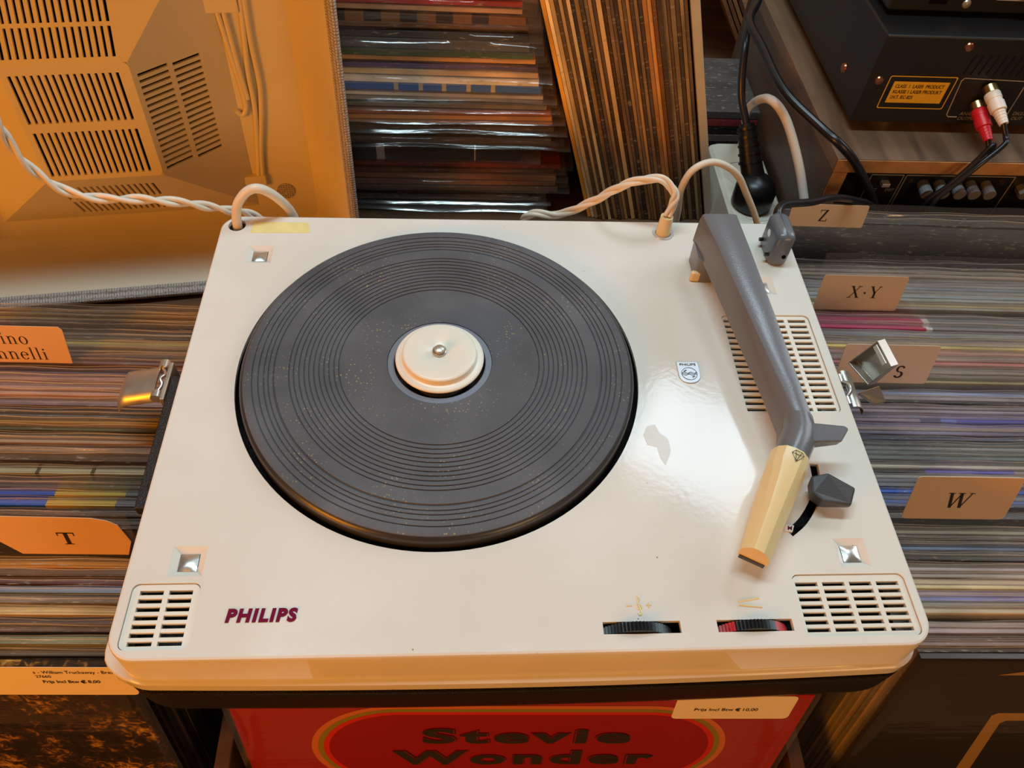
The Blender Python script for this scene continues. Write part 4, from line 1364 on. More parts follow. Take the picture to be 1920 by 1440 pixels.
SPEC_R = {-0.0112: (purple, 'record with a purple block on its edge right behind the W card in right bin'),
          0.1130: (pinkm, 'pink edged record in right bin, nearest of the four pink ones'), 0.1165: (pinkm, 'pink edged record in right bin, second of the four pink ones'),
          0.1200: (pinkm, 'pink edged record in right bin, third of the four pink ones'), 0.1235: (pinkm, 'pink edged record in right bin, furthest of the four pink ones'),
          0.0292: (vio, 'record with a violet block on its edge behind the pale card, right bin')}
RIGHT = spaced([(settle(y), c, y) for y, c in RIGHT], 0.0034)
for i, (y, c, key) in enumerate(RIGHT):
    gap = min(y - RIGHT[i - 1][0] if i else 0.004, RIGHT[i + 1][0] - y if i + 1 < len(RIGHT) else 0.004)
    ti = max([k for k in range(4) if TH[k] / cos(LEAN) + 0.0009 <= max(gap, 0.0031)] or [0])
    m, lab = SPEC_R.get(key, (None, None))
    sp = band_mesh(ti, m) if m else None
    lab = lab or '%s edged record in clear cover, %s from the front of the right bin' % (cname(c), ORD(i + 2))
    record(XR + random.uniform(-0.0012, 0.0012), y - 0.0024, ZT + random.uniform(-0.0022, 0.0014), ti, c, lab, 'records standing in the right bin', sp)
# the dark covers leaning at the back of the right bin
for y, z, c, lab in ((0.2120, -0.0560, (44, 42, 44), 'black record cover in glossy clear sleeve leaning at the back of the right bin'), (0.2170, -0.0530, (36, 34, 36), 'black record cover leaning right behind the front black cover, right bin'), (0.1850, -0.0790, (30, 28, 28), 'dark brown record cover standing lower in front of the black covers, right bin')):
    record(XR + 0.004, y, z, 1, c, lab, 'dark records at the back of the right bin')


# front records with their printed covers
def on_front(root, b, name, m, ti, parent=None, u0=0.0):
    """lays flat artwork (x, height from the top) on a record's front face"""
    th = TH[ti]
    vs = [(p.x, -th / 2 - 0.0001 - p.z, 0.315 + p.y) for p in b.v]
    q = MB().add(vs, b.f)
    return q.build(name, m, parent or root)


def front_record(xc, ytop, ztop, label, m, ti=2):
    me = mesh_sleeve(0.315, TH[ti], 0.315)
    me.materials.append(MT[m])
    t = record(xc, ytop, ztop, ti, (120, 110, 100), label, None, me, clear=True)
    s = [c for c in t.children if c.name.startswith('sleeve')][0]
    return t, s


def flat(poly, z=0.0001):
    return MB().add([(p[0], p[1], z) for p in poly], [tuple(range(len(poly)))])


def oval(x0, x1, y1, r, inset, n=16):
    p = rrect(x0 + inset, x1 - inset, y1 - 2 * r + inset, y1 - inset, r - inset, n)
    return p


def euro(u, v, h):
    b = MB()
    b.tube([(u + h * 0.42 * cos(radians(a)), v + h / 2 + h * 0.5 * sin(radians(a)), 0.0006) for a in range(45, 316, 15)], h * 0.08, 5)
    for dy in (0.4, 0.6):
        b.tube([(u - h * 0.6, v + h * dy, 0.0006), (u + h * 0.15, v + h * dy, 0.0006)], h * 0.06, 5)
    return b


def sticker(name, u0, u1, v0, v1, lines, root, ti, label):
    b = MB().prism(rrect(u0, u1, v0, v1, 0.003, 3), 0.0002, 0.0004)
    b.v = [Vector((p.x, p.y, p.z)) for p in b.v]
    o = on_front(root, b, name, 'sticker', ti)
    o['label'] = label
    for s, x, y, h, bold, fit in lines:
        for k, bit in enumerate(s.split('|')):
            t = text2d(bit, h, bold=bold, t=0.0006)
            w = max(p.x for p in t.v)
            t.xform(Matrix.Diagonal((fit[k] / w, 1, 1, 1)))
            t.xform(Matrix.Translation((x, y, 0)))
            x = max(p.x for p in t.v)
            on_front(root, t, 'sticker_lettering', 'print', ti, parent=o)
            if k == 0 and '|' in s:
                on_front(root, euro(x + h * 0.95, y, h), 'sticker_lettering', 'print', ti, parent=o)
                x += h * 1.6
    return o


r1, s1 = front_record(XL, -0.1190, ZT + 0.001, 'front record in left bin with golden autumn foliage on a dark cover', 'foliage')
cx = XL
sticker('price_sticker', -0.2900 - cx, -0.2105 - cx, -0.0300, -0.0005, [('s - William Truckaway - Breaka', -0.2600 - cx, -0.0070, 0.0030, 0.0, [0.0450]), ('27660', -0.2600 - cx, -0.0112, 0.0026, 0.0, [0.0080]), ('Prijs Incl Btw|8,00', -0.2580 - cx, -0.0168, 0.0029, 0.008, [0.0190, 0.0065])], r1, 2, 'cream price sticker with two lines of print')
r2, s2 = front_record(XR, -0.1318, ZT + 0.001, 'front record in right bin with gold angular line on a near-black cover', 'dark_cover')
cx = XR
g = [(0.3110 - cx, -0.0640), (0.2960 - cx, -0.0690), (0.2760 - cx, -0.1500), (0.2830 - cx, -0.1500), (0.3000 - cx, -0.0760), (0.3110 - cx, -0.0720)]
g = [(0.420 - cx, -0.0640), (0.2965 - cx, -0.0640), (0.2935 - cx, -0.0670), (0.3060 - cx, -0.1600), (0.3160 - cx, -0.1600), (0.3035 - cx, -0.0775), (0.3060 - cx, -0.0740), (0.420 - cx, -0.0740)]
on_front(r2, flat([g[0], g[1], g[6], g[7]]), 'gold_line', 'gold', 2, s2)
on_front(r2, flat([g[1], g[2], g[3], g[4], g[5], g[6]]), 'gold_line', 'gold', 2, s2)
on_front(r2, flat([(0.2740 - cx, -0.0180), (0.330 - cx, -0.0180), (0.330 - cx, -0.0020)]), 'gold_corner', 'gold', 2, s2)

XS = -0.0005
r3, s3 = front_record(XS, -0.1420, -0.0760, 'front record in the middle bay with red cover and black lettering in a striped oval', 'red_cover')
for k, (ins, m) in enumerate(((0.0, 'orange_line'), (0.0035, 'olive_line'), (0.0068, 'redline'), (0.0100, 'dred_cover'))):
    on_front(r3, flat(oval(-0.1190, 0.1215, -0.0120, 0.052, ins), 0.0001 + k * 0.00006), 'oval_stripe', m, 2, s3)
for s, y, wdt, hh in (('Stevie', -0.0550, 0.1190, 0.0170), ('Wonder', -0.0830, 0.1540, 0.0170)):
    for bold, m, z in ((0.050, 'ink', 0.0006), (0.042, 'dred_cover', 0.0007), (0.032, 'ink', 0.0008)):
        t = text2d(s, hh, bold=bold, align='CENTER', t=z, spacing=1.2)
        w = max(p.x for p in t.v) - min(p.x for p in t.v)
        t.xform(Matrix.Translation((0.004, y, 0)) @ Matrix.Diagonal((wdt / w, 1, 1, 1)))
        on_front(r3, t, 'cover_lettering', m, 2, s3)
t = text2d('EDITION', 0.0030, t=0.0004, align='CENTER', sx=1.3); t.xform(Matrix.Translation((-0.117, 0.0005, 0)))
on_front(r3, t, 'cover_lettering', 'ink', 2, s3)
t = text2d('3-RECORD SET', 0.0030, t=0.0004, align='CENTER', sx=1.3); t.xform(Matrix.Translation((-0.117, -0.0055, 0)))
on_front(r3, t, 'cover_lettering', 'ink', 2, s3)
sticker('price_sticker', 0.0830, 0.1490, -0.0260, -0.0005, [('Prijs Incl Btw|10,00', 0.0940, -0.0165, 0.0029, 0.008, [0.0220, 0.0090])], r3, 2, 'cream price sticker with a printed price')


# some of the records behind the red one
for i, (y, c) in enumerate([(-0.1370, (150, 128, 96)), (-0.1325, (88, 64, 44)), (-0.1280, (170, 146, 110)), (-0.1235, (60, 48, 40)), (0.0, (120, 100, 80)), (0.06, (90, 70, 60)), (0.12, (140, 110, 84))]):
    record(XS + random.uniform(-0.001, 0.001), y, -0.0790, 2, c, '%s edged record in the middle bay under the player, %s behind the red cover' % (cname(c), ORD(i + 1)), 'records in the middle bay', film=False)


# ------------------------------------------------------------------ index cards on clear dividers
def divider(label, xc, ytop, ztop, card_poly, lettering, film, text_xy, m='card', mtx=True, lab_card=None):
    """card_poly in (world x, height above ztop along the leaning sheet)"""
    up = Vector((0, sin(LEAN), cos(LEAN)))
    t = thing('index_divider', label, 'divider card', (xc, ytop, ztop), 'index cards between the records', rot=(-LEAN, 0, LROT))
    f0, f1, fz = film
    b = MB()
    n = 14
    rowsv = []
    for z in (-0.10, 0.0, fz * 0.6, fz):
        rowsv.append([(f0 + (f1 - f0) * i / n - xc, 0.0006 + 0.0007 * sin(i * 0.9) * (z / max(fz, 1e-4) if z > 0 else 0), z + (0.0006 * sin(i * 1.7) if z == fz else 0)) for i in range(n + 1)])
    b.loft(rowsv, False, False, closed=False)
    b.build('divider_sheet', 'film2', t, smooth=60)
    p = [(q[0] - xc, q[1]) for q in card_poly]
    b = MB().prism(p, 0.0, 0.0004)
    b.v = [Vector((q.x, -q.z, q.y)) for q in b.v]
    c = b.build('index_card', m, t)
    for s, h, (tx, ty) in zip(lettering, text_xy[0], text_xy[1]):
        g = roman(s, h)
        g.xform(Matrix.Translation((tx - xc, ty, 0)))
        g.v = [Vector((q.x, -0.0005, q.y)) for q in g.v]
        g.build('card_lettering', 'print', c)
    return t


def rc(x0, x1, y0, y1, r=0.003, skew=0.0):
    return [(p[0] + skew * p[1], p[1]) for p in rrect(x0, x1, y0, y1, r, 3)]


divider('salmon index card lettered W standing among the right bin records', 0.265, -0.0478, -0.066, rc(0.2362, 0.3010, 0.0008, 0.0388, skew=-0.10), ['W'], (0.225, 0.330, 0.041), [[0.0135], [(0.2565, 0.0115)]])
divider('salmon index card lettered T among the left bin records', -0.25, -0.0618, -0.070, [(-0.2800, 0.0), (-0.2215, 0.0), (-0.2170, 0.012), (-0.2205, 0.0265), (-0.2250, 0.0300), (-0.2330, 0.0322), (-0.2950, 0.0335), (-0.2960, 0.020)][::1], ['T'], (-0.42, -0.2145, 0.0365), [[0.0105], [(-0.2560, 0.0092)]])
divider('orange index card lettered with a singer name, left bin in front of the lid', -0.32, 0.0800, -0.0715, [(-0.375, -0.001), (-0.2945, -0.001), (-0.2925, 0.0270), (-0.2945, 0.0298), (-0.375, 0.0298)], ['ino', 'annelli'], (-0.44, -0.216, 0.0335), [[0.0102, 0.0102], [(-0.3350, 0.0150), (-0.3485, 0.0020)]])
divider('orange index card lettered X-Y behind the pink edged records', 0.27, 0.1348, -0.073, rc(0.2340, 0.2985, -0.001, 0.0300, 0.002), ['X-Y'], (0.2300, 0.5300, 0.0480), [[0.0105], [(0.2565, 0.0105)]])
divider('pale pink index card with a single s showing behind the open right latch', 0.255, 0.0605, -0.0695, rc(0.2265, 0.2925, 0.0008, 0.0345, 0.002, -0.05), ['s'], (0.2230, 0.5300, 0.0385), [[0.0170], [(0.2660, 0.0060)]], m='card_pale')
divider('salmon index card lettered Z at the back of the right bin under the black cord', 0.25, 0.2040, -0.052, rc(0.2240, 0.2850, 0.0, 0.0195, 0.0015), ['Z'], (0.2150, 0.5300, 0.0205), [[0.0100], [(0.2470, 0.0050)]])

# ------------------------------------------------------------------ records lying in a stack on the counter
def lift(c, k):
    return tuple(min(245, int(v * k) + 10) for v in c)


def flat_record(xr, yf, z, th, col, label, rz=0.0, over=0.006, special=None, group='records lying in the stack on the counter', lip=0.006):
    """one record lying flat; right edge xr, front edge yf, underside z"""
    t = thing('stacked_record', label, 'record', (xr - 0.1575, yf + 0.1575, z), group, rot=(0, 0, rz))
    b = MB().box(-0.1575, 0.1575, -0.1575, 0.1575, 0.0006, th - 0.0006)
    s = b.build('sleeve', special or 'sleeve', t)
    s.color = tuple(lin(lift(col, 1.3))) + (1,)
    n = 24
    h = 0.1575 + 0.002
    rnd = random.Random(int(z * 1e5) + 991)
    p1, p2, p3 = (rnd.uniform(0, 6.3) for _ in range(3))
    ringt, rings_ = [], []
    if rnd.random() > 0.38 and lip < 0.0075:
        lip = 0.0012
    prof = [(h, th - 0.0002), (-h, th - 0.0002), (-h - lip * 0.6, th * 0.62), (-h - lip, th * 0.35), (-h - lip * 0.5, 0.0003), (h, 0.0002)]
    cols = []
    for i in range(n + 1):
        u = i / n
        x = -h + u * (2 * h + over)
        wv = 0.0010 * sin(6 * u + p1) + 0.0006 * sin(19 * u + p2)
        droop = 0.0012 * max(0.0, u - 0.9) * 10
        cols.append([(x, y + (wv if y < -h else 0), min(max(z2 + (0.25 * wv if y < -h - lip * 0.3 else 0) - (droop if 0 < k < 5 else 0), 0.0002), th - 0.0002)) for k, (y, z2) in enumerate(prof)])
    MB().loft(cols, False, True).build('plastic_cover', 'film3', t, smooth=50)
    return t


YS = 0.345
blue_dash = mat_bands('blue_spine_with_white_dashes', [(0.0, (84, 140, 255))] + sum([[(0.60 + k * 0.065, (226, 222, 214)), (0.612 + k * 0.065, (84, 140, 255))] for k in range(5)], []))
brown_print = mat_bands('brown_spine_with_dark_lettering', [(0.0, (128, 84, 34))] + [(0.5 + k * 0.045, ((52, 30, 14), (136, 90, 38))[k % 2]) for k in range(10)])
black_bar = mat_bands('black_spine_with_white_bars', [(0.0, (26, 26, 32)), (0.575, (226, 226, 226)), (0.600, (26, 26, 32)), (0.86, (226, 226, 226)), (0.867, (26, 26, 32))])
# from the bottom up: thickness, colour, right end, print
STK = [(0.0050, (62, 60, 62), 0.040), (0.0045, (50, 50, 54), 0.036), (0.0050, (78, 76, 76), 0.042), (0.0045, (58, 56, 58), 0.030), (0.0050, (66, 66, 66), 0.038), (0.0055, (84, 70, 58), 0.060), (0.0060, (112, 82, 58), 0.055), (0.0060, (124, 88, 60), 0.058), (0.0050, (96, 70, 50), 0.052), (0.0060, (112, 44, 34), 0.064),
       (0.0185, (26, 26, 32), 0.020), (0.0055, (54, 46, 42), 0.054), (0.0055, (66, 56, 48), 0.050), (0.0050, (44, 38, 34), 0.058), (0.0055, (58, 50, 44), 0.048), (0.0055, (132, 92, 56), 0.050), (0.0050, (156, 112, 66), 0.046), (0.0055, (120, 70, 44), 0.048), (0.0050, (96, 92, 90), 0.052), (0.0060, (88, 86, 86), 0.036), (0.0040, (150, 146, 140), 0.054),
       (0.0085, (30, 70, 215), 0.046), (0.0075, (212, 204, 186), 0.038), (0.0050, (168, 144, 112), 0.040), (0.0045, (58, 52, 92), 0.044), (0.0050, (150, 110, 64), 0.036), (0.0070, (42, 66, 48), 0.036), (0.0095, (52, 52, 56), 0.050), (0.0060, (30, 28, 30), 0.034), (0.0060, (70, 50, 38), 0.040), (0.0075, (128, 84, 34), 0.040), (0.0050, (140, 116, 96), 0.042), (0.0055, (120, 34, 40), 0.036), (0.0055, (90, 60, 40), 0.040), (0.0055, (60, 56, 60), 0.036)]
z = SH + 0.0002
nth = 0
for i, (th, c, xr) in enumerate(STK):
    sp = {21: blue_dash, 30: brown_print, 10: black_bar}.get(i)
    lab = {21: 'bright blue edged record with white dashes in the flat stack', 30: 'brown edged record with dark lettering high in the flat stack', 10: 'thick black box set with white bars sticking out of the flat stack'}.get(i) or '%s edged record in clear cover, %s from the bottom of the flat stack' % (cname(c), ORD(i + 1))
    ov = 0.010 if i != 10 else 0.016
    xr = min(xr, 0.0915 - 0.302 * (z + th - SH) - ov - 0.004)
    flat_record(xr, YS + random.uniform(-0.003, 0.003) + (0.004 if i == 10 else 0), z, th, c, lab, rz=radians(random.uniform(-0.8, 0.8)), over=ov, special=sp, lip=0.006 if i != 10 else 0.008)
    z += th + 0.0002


# ------------------------------------------------------------------ records leaning upright beside the stack
LEANX = radians(-16.8)
UP_COL = [(214, 160, 60), (226, 210, 176), (196, 176, 140), (92, 76, 60), (176, 150, 112), (120, 98, 74), (206, 186, 150), (86, 70, 56), (140, 118, 90), (70, 58, 50), (112, 92, 72), (164, 132, 92), (104, 84, 66), (200, 172, 128), (80, 64, 52), (124, 100, 76), (96, 80, 66), (60, 50, 44), (150, 124, 92), (110, 88, 66), (178, 146, 100), (78, 62, 50), (132, 108, 80), (90, 72, 56), (168, 120, 66), (190, 150, 100), (110, 76, 46), (70, 56, 46), (140, 116, 86), (96, 78, 62), (120, 104, 82), (76, 64, 54), (150, 128, 98), (100, 84, 68)]
x = 0.0915
for i, c in enumerate(UP_COL):
    th = random.uniform(0.0024, 0.0036)
    t = thing('upright_record', '%s edged record leaning upright, %s from the left beside the flat stack' % (cname(c), ORD(i + 1)), 'record', (x + th / 2 / cos(LEANX), YS - 0.012 + random.uniform(-0.0025, 0.0025), SH + 0.0008), 'records leaning upright on the counter', rot=(0, LEANX, 0))
    b = MB().box(-th / 2, th / 2, 0, 0.315, 0, 0.315)
    s = b.build('sleeve', 'sleeve', t)
    s.color = tuple(lin(c)) + (1,)
    x += th / cos(LEANX) + 0.0004
w = MB().box(0, 0.0075, 0, 0.31, 0, 0.32).build('white_board', mat('worn_white_board', (206, 204, 198), 0.6, noise=0.12, nscale=40), smooth=None, bevel=0.0008)
w.location = (x + 0.0012, YS - 0.012, SH + 0.003)
w.rotation_euler = (0, LEANX, 0)
tag(w, 'worn white board leaning against the right side of the upright records', 'board')


# ------------------------------------------------------------------ hi-fi units on the right
def panel_text(s, h, x, z, y, parent, name='panel_lettering', m='silk', bold=0.0, shear=0.0, align='LEFT', fit=None, o3=None):
    t = text2d(s, h, bold=bold, shear=shear, align=align)
    if fit:
        w = max(p.x for p in t.v) - min(p.x for p in t.v)
        t.xform(Matrix.Diagonal((fit / w, 1, 1, 1)))
    t.v = [Vector((x + p.x, y - 0.0003, z + p.y)) for p in t.v]
    return t.build(name, m, parent, off=o3)


def frame_line(pts, y, r=0.0004, closed=False):
    b = MB()
    q = [(p[0], y - 0.0002, p[1]) for p in pts]
    if closed:
        q.append(q[0])
    for a, c in zip(q, q[1:]):
        b.tube([a, c], r, 5)
    return b


# receiver in a walnut case, its back towards the viewer
RY, RX0, RX1, RZ1 = 0.250, 0.268, 0.700, -0.0212
o3 = (0.48, 0.40, SH)
rv = thing('receiver', 'walnut-cased receiver seen from behind at the back of the right bin', 'receiver', o3)
MB().box(RX0, RX1, RY, RY + 0.30, RZ1 - 0.013, RZ1).build('top_board', 'walnut', rv, off=o3, bevel=0.0006)
for xa, xb in ((RX0, RX0 + 0.013), (RX1 - 0.013, RX1)):
    MB().box(xa, xb, RY, RY + 0.30, SH + 0.004, RZ1 - 0.0131).build('side_board', 'walnut_side', rv, off=o3, bevel=0.0006)
MB().box(RX0 + 0.0002, RX1 - 0.0002, RY - 0.0010, RY - 0.0001, RZ1 - 0.0125, RZ1 - 0.0010).build('raw_edge', 'rawwood', rv, off=o3)
MB().box(RX0 + 0.0004, RX0 + 0.0125, RY - 0.0010, RY - 0.0001, SH + 0.004, RZ1 - 0.0130).build('raw_edge', 'rawwood', rv, off=o3)
MB().box(RX0 + 0.0135, RX1 - 0.0135, RY + 0.006, RY + 0.29, SH + 0.006, RZ1 - 0.0135).build('rear_panel', 'hifi', rv, off=o3)
for xa in (RX0 + 0.02, RX1 - 0.05):
    MB().lathe([(0.0, 0.0), (0.012, 0.0), (0.012, 0.004), (0.0, 0.004)], (xa + 0.015, RY + 0.04, SH), 20).build('foot', 'black', rv, off=o3)
py = RY + 0.006
fl = frame_line([(0.306, -0.085), (0.306, -0.0405), (0.3335, -0.0405), (0.3335, -0.085)], py)
fl.add(*(lambda q: (q.v, q.f))(frame_line([(0.3360, -0.085), (0.3360, -0.0405), (0.4300, -0.0405), (0.4300, -0.085)], py)))
fl.build('panel_outline', 'silk', rv, off=o3)
for s, x, zz, h in (('LOC', 0.3085, -0.0570, 0.0027), ('DIST', 0.3235, -0.0570, 0.0027), ('FM', 0.3140, -0.0680, 0.0020)):
    panel_text(s, h, x, zz, py, rv, fit=None, o3=o3)
MB().box(0.3155, 0.3225, py - 0.006, py, -0.0490, -0.0455).build('slide_switch', 'badge', rv, off=o3, bevel=0.0005)
for x in (0.341, 0.4215):
    MB().cyl((x, py - 0.001, -0.046), (x, py, -0.046), 0.0024, seg=16).build('panel_screw', 'brass', rv, off=o3, smooth=40)
for x in (0.3530, 0.3670, 0.3815, 0.3940, 0.4075):
    MB().cyl((x, py - 0.013, -0.0500), (x, py, -0.0485), 0.0050, 0.0046, 14).build('terminal_post', 'knob', rv, off=o3, smooth=20)
for x in (0.4400, 0.4560):
    MB().cyl((x, py - 0.010, -0.0520), (x, py, -0.0510), 0.0046, 0.0046, 6).build('antenna_socket', 'chrome', rv, off=o3)
for k, x in enumerate((0.3650, 0.3800, 0.3950)):
    panel_text(('GND', 'AM', 'FM')[k], 0.0016, x - 0.002, -0.0600, py, rv, o3=o3)

# disc player on top of it
DY, DX0, DX1, DZ0, DZ1 = 0.2882, 0.2860, 0.700, -0.0127, 0.0615
o3 = (0.49, 0.42, RZ1)
cdp = thing('disc_player', 'black disc player with yellow laser label seen from behind on the walnut receiver', 'disc player', o3)
MB().box(DX0, DX1, DY, DY + 0.27, DZ0, DZ1).build('case', 'hifi', cdp, off=o3, bevel=0.0012)
for xa in (DX0 + 0.040, DX1 - 0.05):
    for ya in (DY + 0.03, DY + 0.22):
        MB().lathe([(0.0, 0.0), (0.016, 0.0), (0.017, 0.002), (0.016, DZ0 - RZ1), (0.0, DZ0 - RZ1)], (xa, ya, RZ1), 24).build('foot', 'brass' if ya < DY + 0.1 else 'black', cdp, off=o3, smooth=40)
lb = MB()
q0, q1, q2, q3 = (0.3022, 0.0292), (0.3573, 0.0290), (0.3573, 0.0008), (0.3022, 0.0010)
rr = rrect(0.3022, 0.3573, 0.0006, 0.0292, 0.0015, 3)
ri = rrect(0.3030, 0.3565, 0.0014, 0.0284, 0.0012, 3)
nq = len(rr)
lb.add([(p[0], DY - 0.0003, p[1]) for p in rr] + [(p[0], DY - 0.0003, p[1]) for p in ri], [(i, (i + 1) % nq, nq + (i + 1) % nq, nq + i) for i in range(nq)])
lb.add([(0.3072, DY - 0.0003, 0.0058), (0.3528, DY - 0.0003, 0.0058), (0.3528, DY - 0.0003, 0.0244), (0.3072, DY - 0.0003, 0.0244)], [(0, 1, 2, 3)])
wl = lb.build('warning_label', 'yellow', cdp, off=o3)
for s, zz, fit in (('CLASS  1  LASER  PRODUCT', 0.0190, 0.0400), ('KLASSE 1 LASER PRODUKT', 0.0142, 0.0400), ('I.H.T. IEC-825', 0.0094, 0.0180)):
    panel_text(s, 0.0030, 0.3095, zz, DY - 0.0003, wl, 'label_lettering', 'print', 0.01, fit=fit, o3=o3)
ol = frame_line([(0.3735, -0.0060), (0.3660, -0.0060), (0.3640, -0.0040), (0.3610, 0.0262), (0.3625, 0.0285), (0.4150, 0.0270), (0.4150, -0.006), (0.4080, -0.006)], DY)
ol.build('panel_outline', 'silk', cdp, off=o3)
for s, x, zz in (('ANALOG', 0.3745, -0.0042), ('OUTPUT', 0.3745, -0.0086), ('DIGITAL', 0.4190, -0.0030), ('OUT', 0.4200, -0.0075)):
    panel_text(s, 0.0030, x, zz, DY, cdp, shear=0.15, o3=o3)
for x, zz in ((0.3526, 0.0540), (0.2945, 0.0245)):
    b = MB().lathe([(0.0, 0.0016), (0.0012, 0.0014), (0.0030, 0.0011), (0.0036, 0.0)], (0, 0, 0), 20)
    b.xform(Matrix.Translation((x, DY, zz)) @ Matrix.Rotation(pi / 2, 4, 'X'))
    b.build('screw', 'copper', cdp, off=o3, smooth=50)
b = MB().lathe([(0.0, 0.0020), (0.0014, 0.0017), (0.0036, 0.0013), (0.0042, 0.0)], (0, 0, 0), 20)
b.xform(Matrix.Translation((DX0, 0.3327, 0.0085)) @ Matrix.Rotation(-pi / 2, 4, 'Y'))
b.build('screw', 'copper', cdp, off=o3, smooth=50)
for k in range(9):
    b = MB().box(-0.0007, 0.0007, 0, 0.0009, 0, 0.0165)
    b.xform(Matrix.Translation((0.3600 + k * 0.0062, DY - 0.0008, 0.0312)) @ Matrix.Rotation(radians(8), 4, 'Y'))
    b.build('vent_rib', 'black', cdp, off=o3)
# phono plugs
for nm, x, zz, m, dx in (('white', 0.3862, 0.0215, 'jack_white', 0.006), ('red', 0.3838, 0.0065, 'jack_red', 0.004)):
    r = thing('phono_plug', '%s phono plug pushed into the back of the disc player' % nm, 'plug', (x, DY, zz), 'phono plugs')
    d = Vector((dx, -0.030, -0.0125)).normalized()
    p = Vector((x, DY - 0.0002, zz))
    o4 = tuple((x, DY, zz))
    MB().tube([p, p + d * 0.006], 0.0058, 20).build('metal_collar', 'brass', r, off=o4, smooth=40)
    MB().tube([p + d * t for t in (0.0061, 0.007, 0.012, 0.0121, 0.015, 0.0151, 0.022, 0.0221, 0.034)], [0.0056, 0.0060, 0.0060, 0.0056, 0.0056, 0.0062, 0.0060, 0.0045, 0.0034], 20).build('plug_sleeve', m, r, off=o4, smooth=35)
    for k in range(4):
        MB().tube([p + d * (0.0235 + k * 0.0025), p + d * (0.0245 + k * 0.0025)], 0.0047 - k * 0.0003, 16).build('strain_rib', m, r, off=o4)
    e = p + d * 0.034
    end = [e - d * 0.001, e + d * 0.008 + Vector((0.001, 0, -0.004)), aty(1882 if nm == 'white' else 1862, 272, 0.2435 if nm == 'white' else 0.248), aty(1840 if nm == 'white' else 1826, 306, 0.236 if nm == 'white' else 0.244), aty(1788 if nm == 'white' else 1778, 348, 0.232 if nm == 'white' else 0.241), aty(1752 if nm == 'white' else 1738, 378, 0.230 if nm == 'white' else 0.240), aty(1730 if nm == 'white' else 1715, 420, 0.229 if nm == 'white' else 0.239)]
    MB().tube(spline(end, 8), 0.0021, 10).build('plug_cord', 'cable_b', r, off=o4, smooth=60)

# another black unit on top
UY, UX0, UZ0, UZ1 = 0.318, 0.2930, 0.0580, 0.1300
o3 = (0.49, 0.45, DZ1)
ub = thing('hifi_deck', 'black hi-fi unit on top of the disc player, cut off by the upper edge', 'hi-fi unit', o3)
UZ0 = DZ1 + 0.004
MB().box(UX0, 0.700, UY, UY + 0.25, UZ0, UZ0 + 0.075).build('case', 'hifi', ub, off=o3, bevel=0.0012)
for xa in (UX0 + 0.05, 0.65):
    for ya in (UY + 0.03, UY + 0.2):
        MB().lathe([(0.0, 0.0), (0.014, 0.0), (0.014, 0.004), (0.0, 0.004)], (xa, ya, DZ1), 20).build('foot', 'black', ub, off=o3, smooth=40)
MB().box(0.3230, 0.3370, UY - 0.0006, UY, UZ0 + 0.0060, UZ0 + 0.0100).build('panel_slot', 'dark', ub, off=o3)
b = MB().lathe([(0.0, 0.0016), (0.0012, 0.0014), (0.0028, 0.0011), (0.0034, 0.0)], (0, 0, 0), 20)
b.xform(Matrix.Translation((0.3530, UY, UZ0 + 0.0065)) @ Matrix.Rotation(pi / 2, 4, 'X'))
b.build('screw', 'steel', ub, off=o3, smooth=50)
frame_line([(0.3740, 0.090), (0.3735, UZ0 + 0.012), (0.3750, UZ0 + 0.0105), (0.470, UZ0 + 0.0105)], UY).build('panel_outline', 'silk', ub, off=o3)
b = MB().lathe([(0.0, 0.002), (0.003, 0.002), (0.0055, 0.0035), (0.0065, 0.0)], (0, 0, 0), 24)
b.xform(Matrix.Translation((0.3960, UY, UZ0 + 0.0200)) @ Matrix.Rotation(pi / 2, 4, 'X'))
b.build('socket_ring', 'chrome', ub, off=o3, smooth=40)

# ------------------------------------------------------------------ cords and the power strip between records and receiver
cable('thick_black_cable', [aty(1432, -30, 0.43), aty(1420, 5, 0.41), aty(1406, 40, 0.385), aty(1430, 90, 0.35), aty(1470, 170, 0.30), aty(1540, 240, 0.262), aty(1572, 268, 0.247), aty(1600, 300, 0.243), aty(1622, 340, 0.243), aty(1640, 385, 0.243), aty(1650, 430, 0.243)], 0.0036, 'thick black cable running down across the corner of the walnut receiver', 'cable_b')
o3 = (0.24, 0.32, SH)
ps = thing('power_strip', 'white power strip on the counter beside the white board', 'power strip', o3)
MB().loft([[(p[0], p[1], zz) for p in rrect(0.212 + i, 0.263 - i, 0.262 + i, 0.395 - i, 0.008, 4)] for zz, i in ((SH + 0.0005, 0.0), (-0.113, 0.0), (-0.110, 0.003))]).build('strip_body', 'strip', ps, off=o3, smooth=40)
for yy in (0.296, 0.345):
    MB().lathe([(0.0180, 0.0004), (0.0195, 0.0004), (0.0195, 0.0), (0.0180, 0.0)], (0.2375, yy, -0.110), 28).build('socket_ring', 'cream', ps, off=o3, smooth=40)
o3 = (0.232, 0.315, -0.110)
mp = thing('mains_plug', 'black mains plug with ribbed neck pushed into the white power strip', 'plug', o3)
MB().lathe([(0.0, 0.0), (0.0170, 0.0), (0.0185, 0.002), (0.0185, 0.018), (0.016, 0.024), (0.010, 0.029), (0.0, 0.030)], (0.2335, 0.300, -0.1092), 28).build('plug_body', 'black', mp, off=o3, smooth=40)
nk = [Vector((0.2335, 0.304, -0.092)), Vector((0.2280, 0.318, -0.076)), Vector((0.2235, 0.330, -0.060)), Vector((0.221, 0.338, -0.050))]
MB().tube(nk, [0.0105, 0.0098, 0.0085, 0.0066], 16).build('plug_neck', 'black', mp, off=o3, smooth=40)
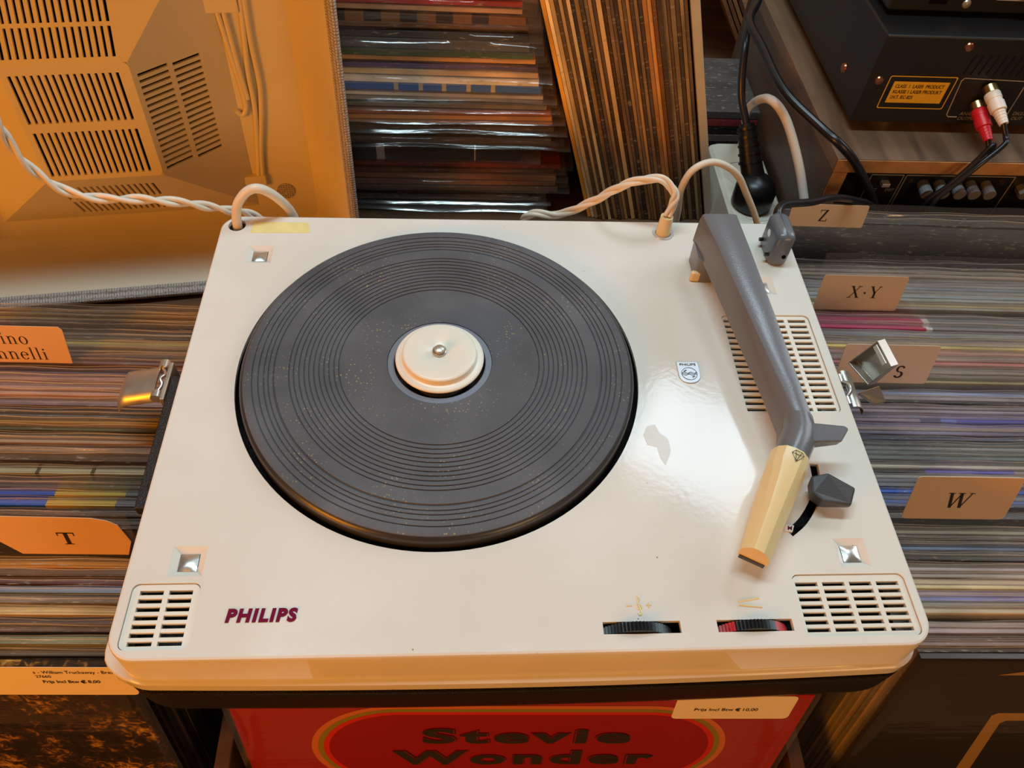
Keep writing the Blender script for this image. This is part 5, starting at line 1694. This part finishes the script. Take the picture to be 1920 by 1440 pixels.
for k in range(5):
    p = nk[1].lerp(nk[3], k / 4.6)
    d = (nk[3] - nk[1]).normalized()
    MB().tube([p - d * 0.0011, p + d * 0.0011], 0.0110 - k * 0.0006, 16).build('neck_rib', 'black', mp, off=o3, smooth=40)
MB().tube(spline([nk[3], Vector((0.216, 0.352, -0.036)), Vector((0.2135, 0.362, -0.020)), Vector((0.214, 0.378, 0.000)), aty(1403, 45, 0.402), aty(1416, 0, 0.43)], 8), 0.0034, 10).build('plug_cord', 'cable_b', mp, off=o3, smooth=60)
cable('white_cable', [Vector((0.243, 0.386, -0.1060)), aty(1398, 262, 0.404), aty(1399, 215, 0.392), aty(1416, 191, 0.370), aty(1445, 187, 0.315), aty(1474, 225, 0.300), aty(1497, 305, 0.275), aty(1508, 375, 0.255), aty(1516, 430, 0.240)], 0.0038, 'thick white cable arching beside the walnut receiver', 'cable_white')
# boxed records on the floor of the counter far behind
for i, c in enumerate([(150, 96, 60), (120, 74, 48), (168, 110, 70), (100, 62, 44)]):
    b = MB().box(-0.002, 0.002, 0, 0.30, 0, 0.30)
    t = thing('far_record', '%s edged record leaning far back by the wall, %s of four' % (cname(c), ORD(i + 1)), 'record', (0.315 + i * 0.0062, 0.62, SH + 0.001), 'records far back by the wall', rot=(0, radians(-32), 0))
    s = b.build('sleeve', 'sleeve', t)
    s.color = tuple(lin(c)) + (1,)
for i in range(7):
    c = ((62, 58, 58), (150, 60, 60), (44, 42, 44), (110, 100, 96), (38, 36, 38), (140, 50, 56), (70, 66, 66))[i]
    b = MB().box(0, 0.07, 0, 0.10, 0.0002, 0.0085).build('cassette_case', 'sleeve', None, bevel=0.0006)
    b.color = tuple(lin(c)) + (1,)
    b.location = (0.212, 0.425, SH + 0.009 * i)
    tag(b, '%s cassette case in a small pile behind the power strip, %s from the bottom' % (cname(c), ORD(i + 1)), 'cassette', 'cassette cases behind the power strip')

# ------------------------------------------------------------------ everything above is measured from the deck: lift it to counter height
for o in list(scene.objects):
    if o.parent is None and o.type not in {'CAMERA', 'LIGHT'}:
        o.location.z += Z0
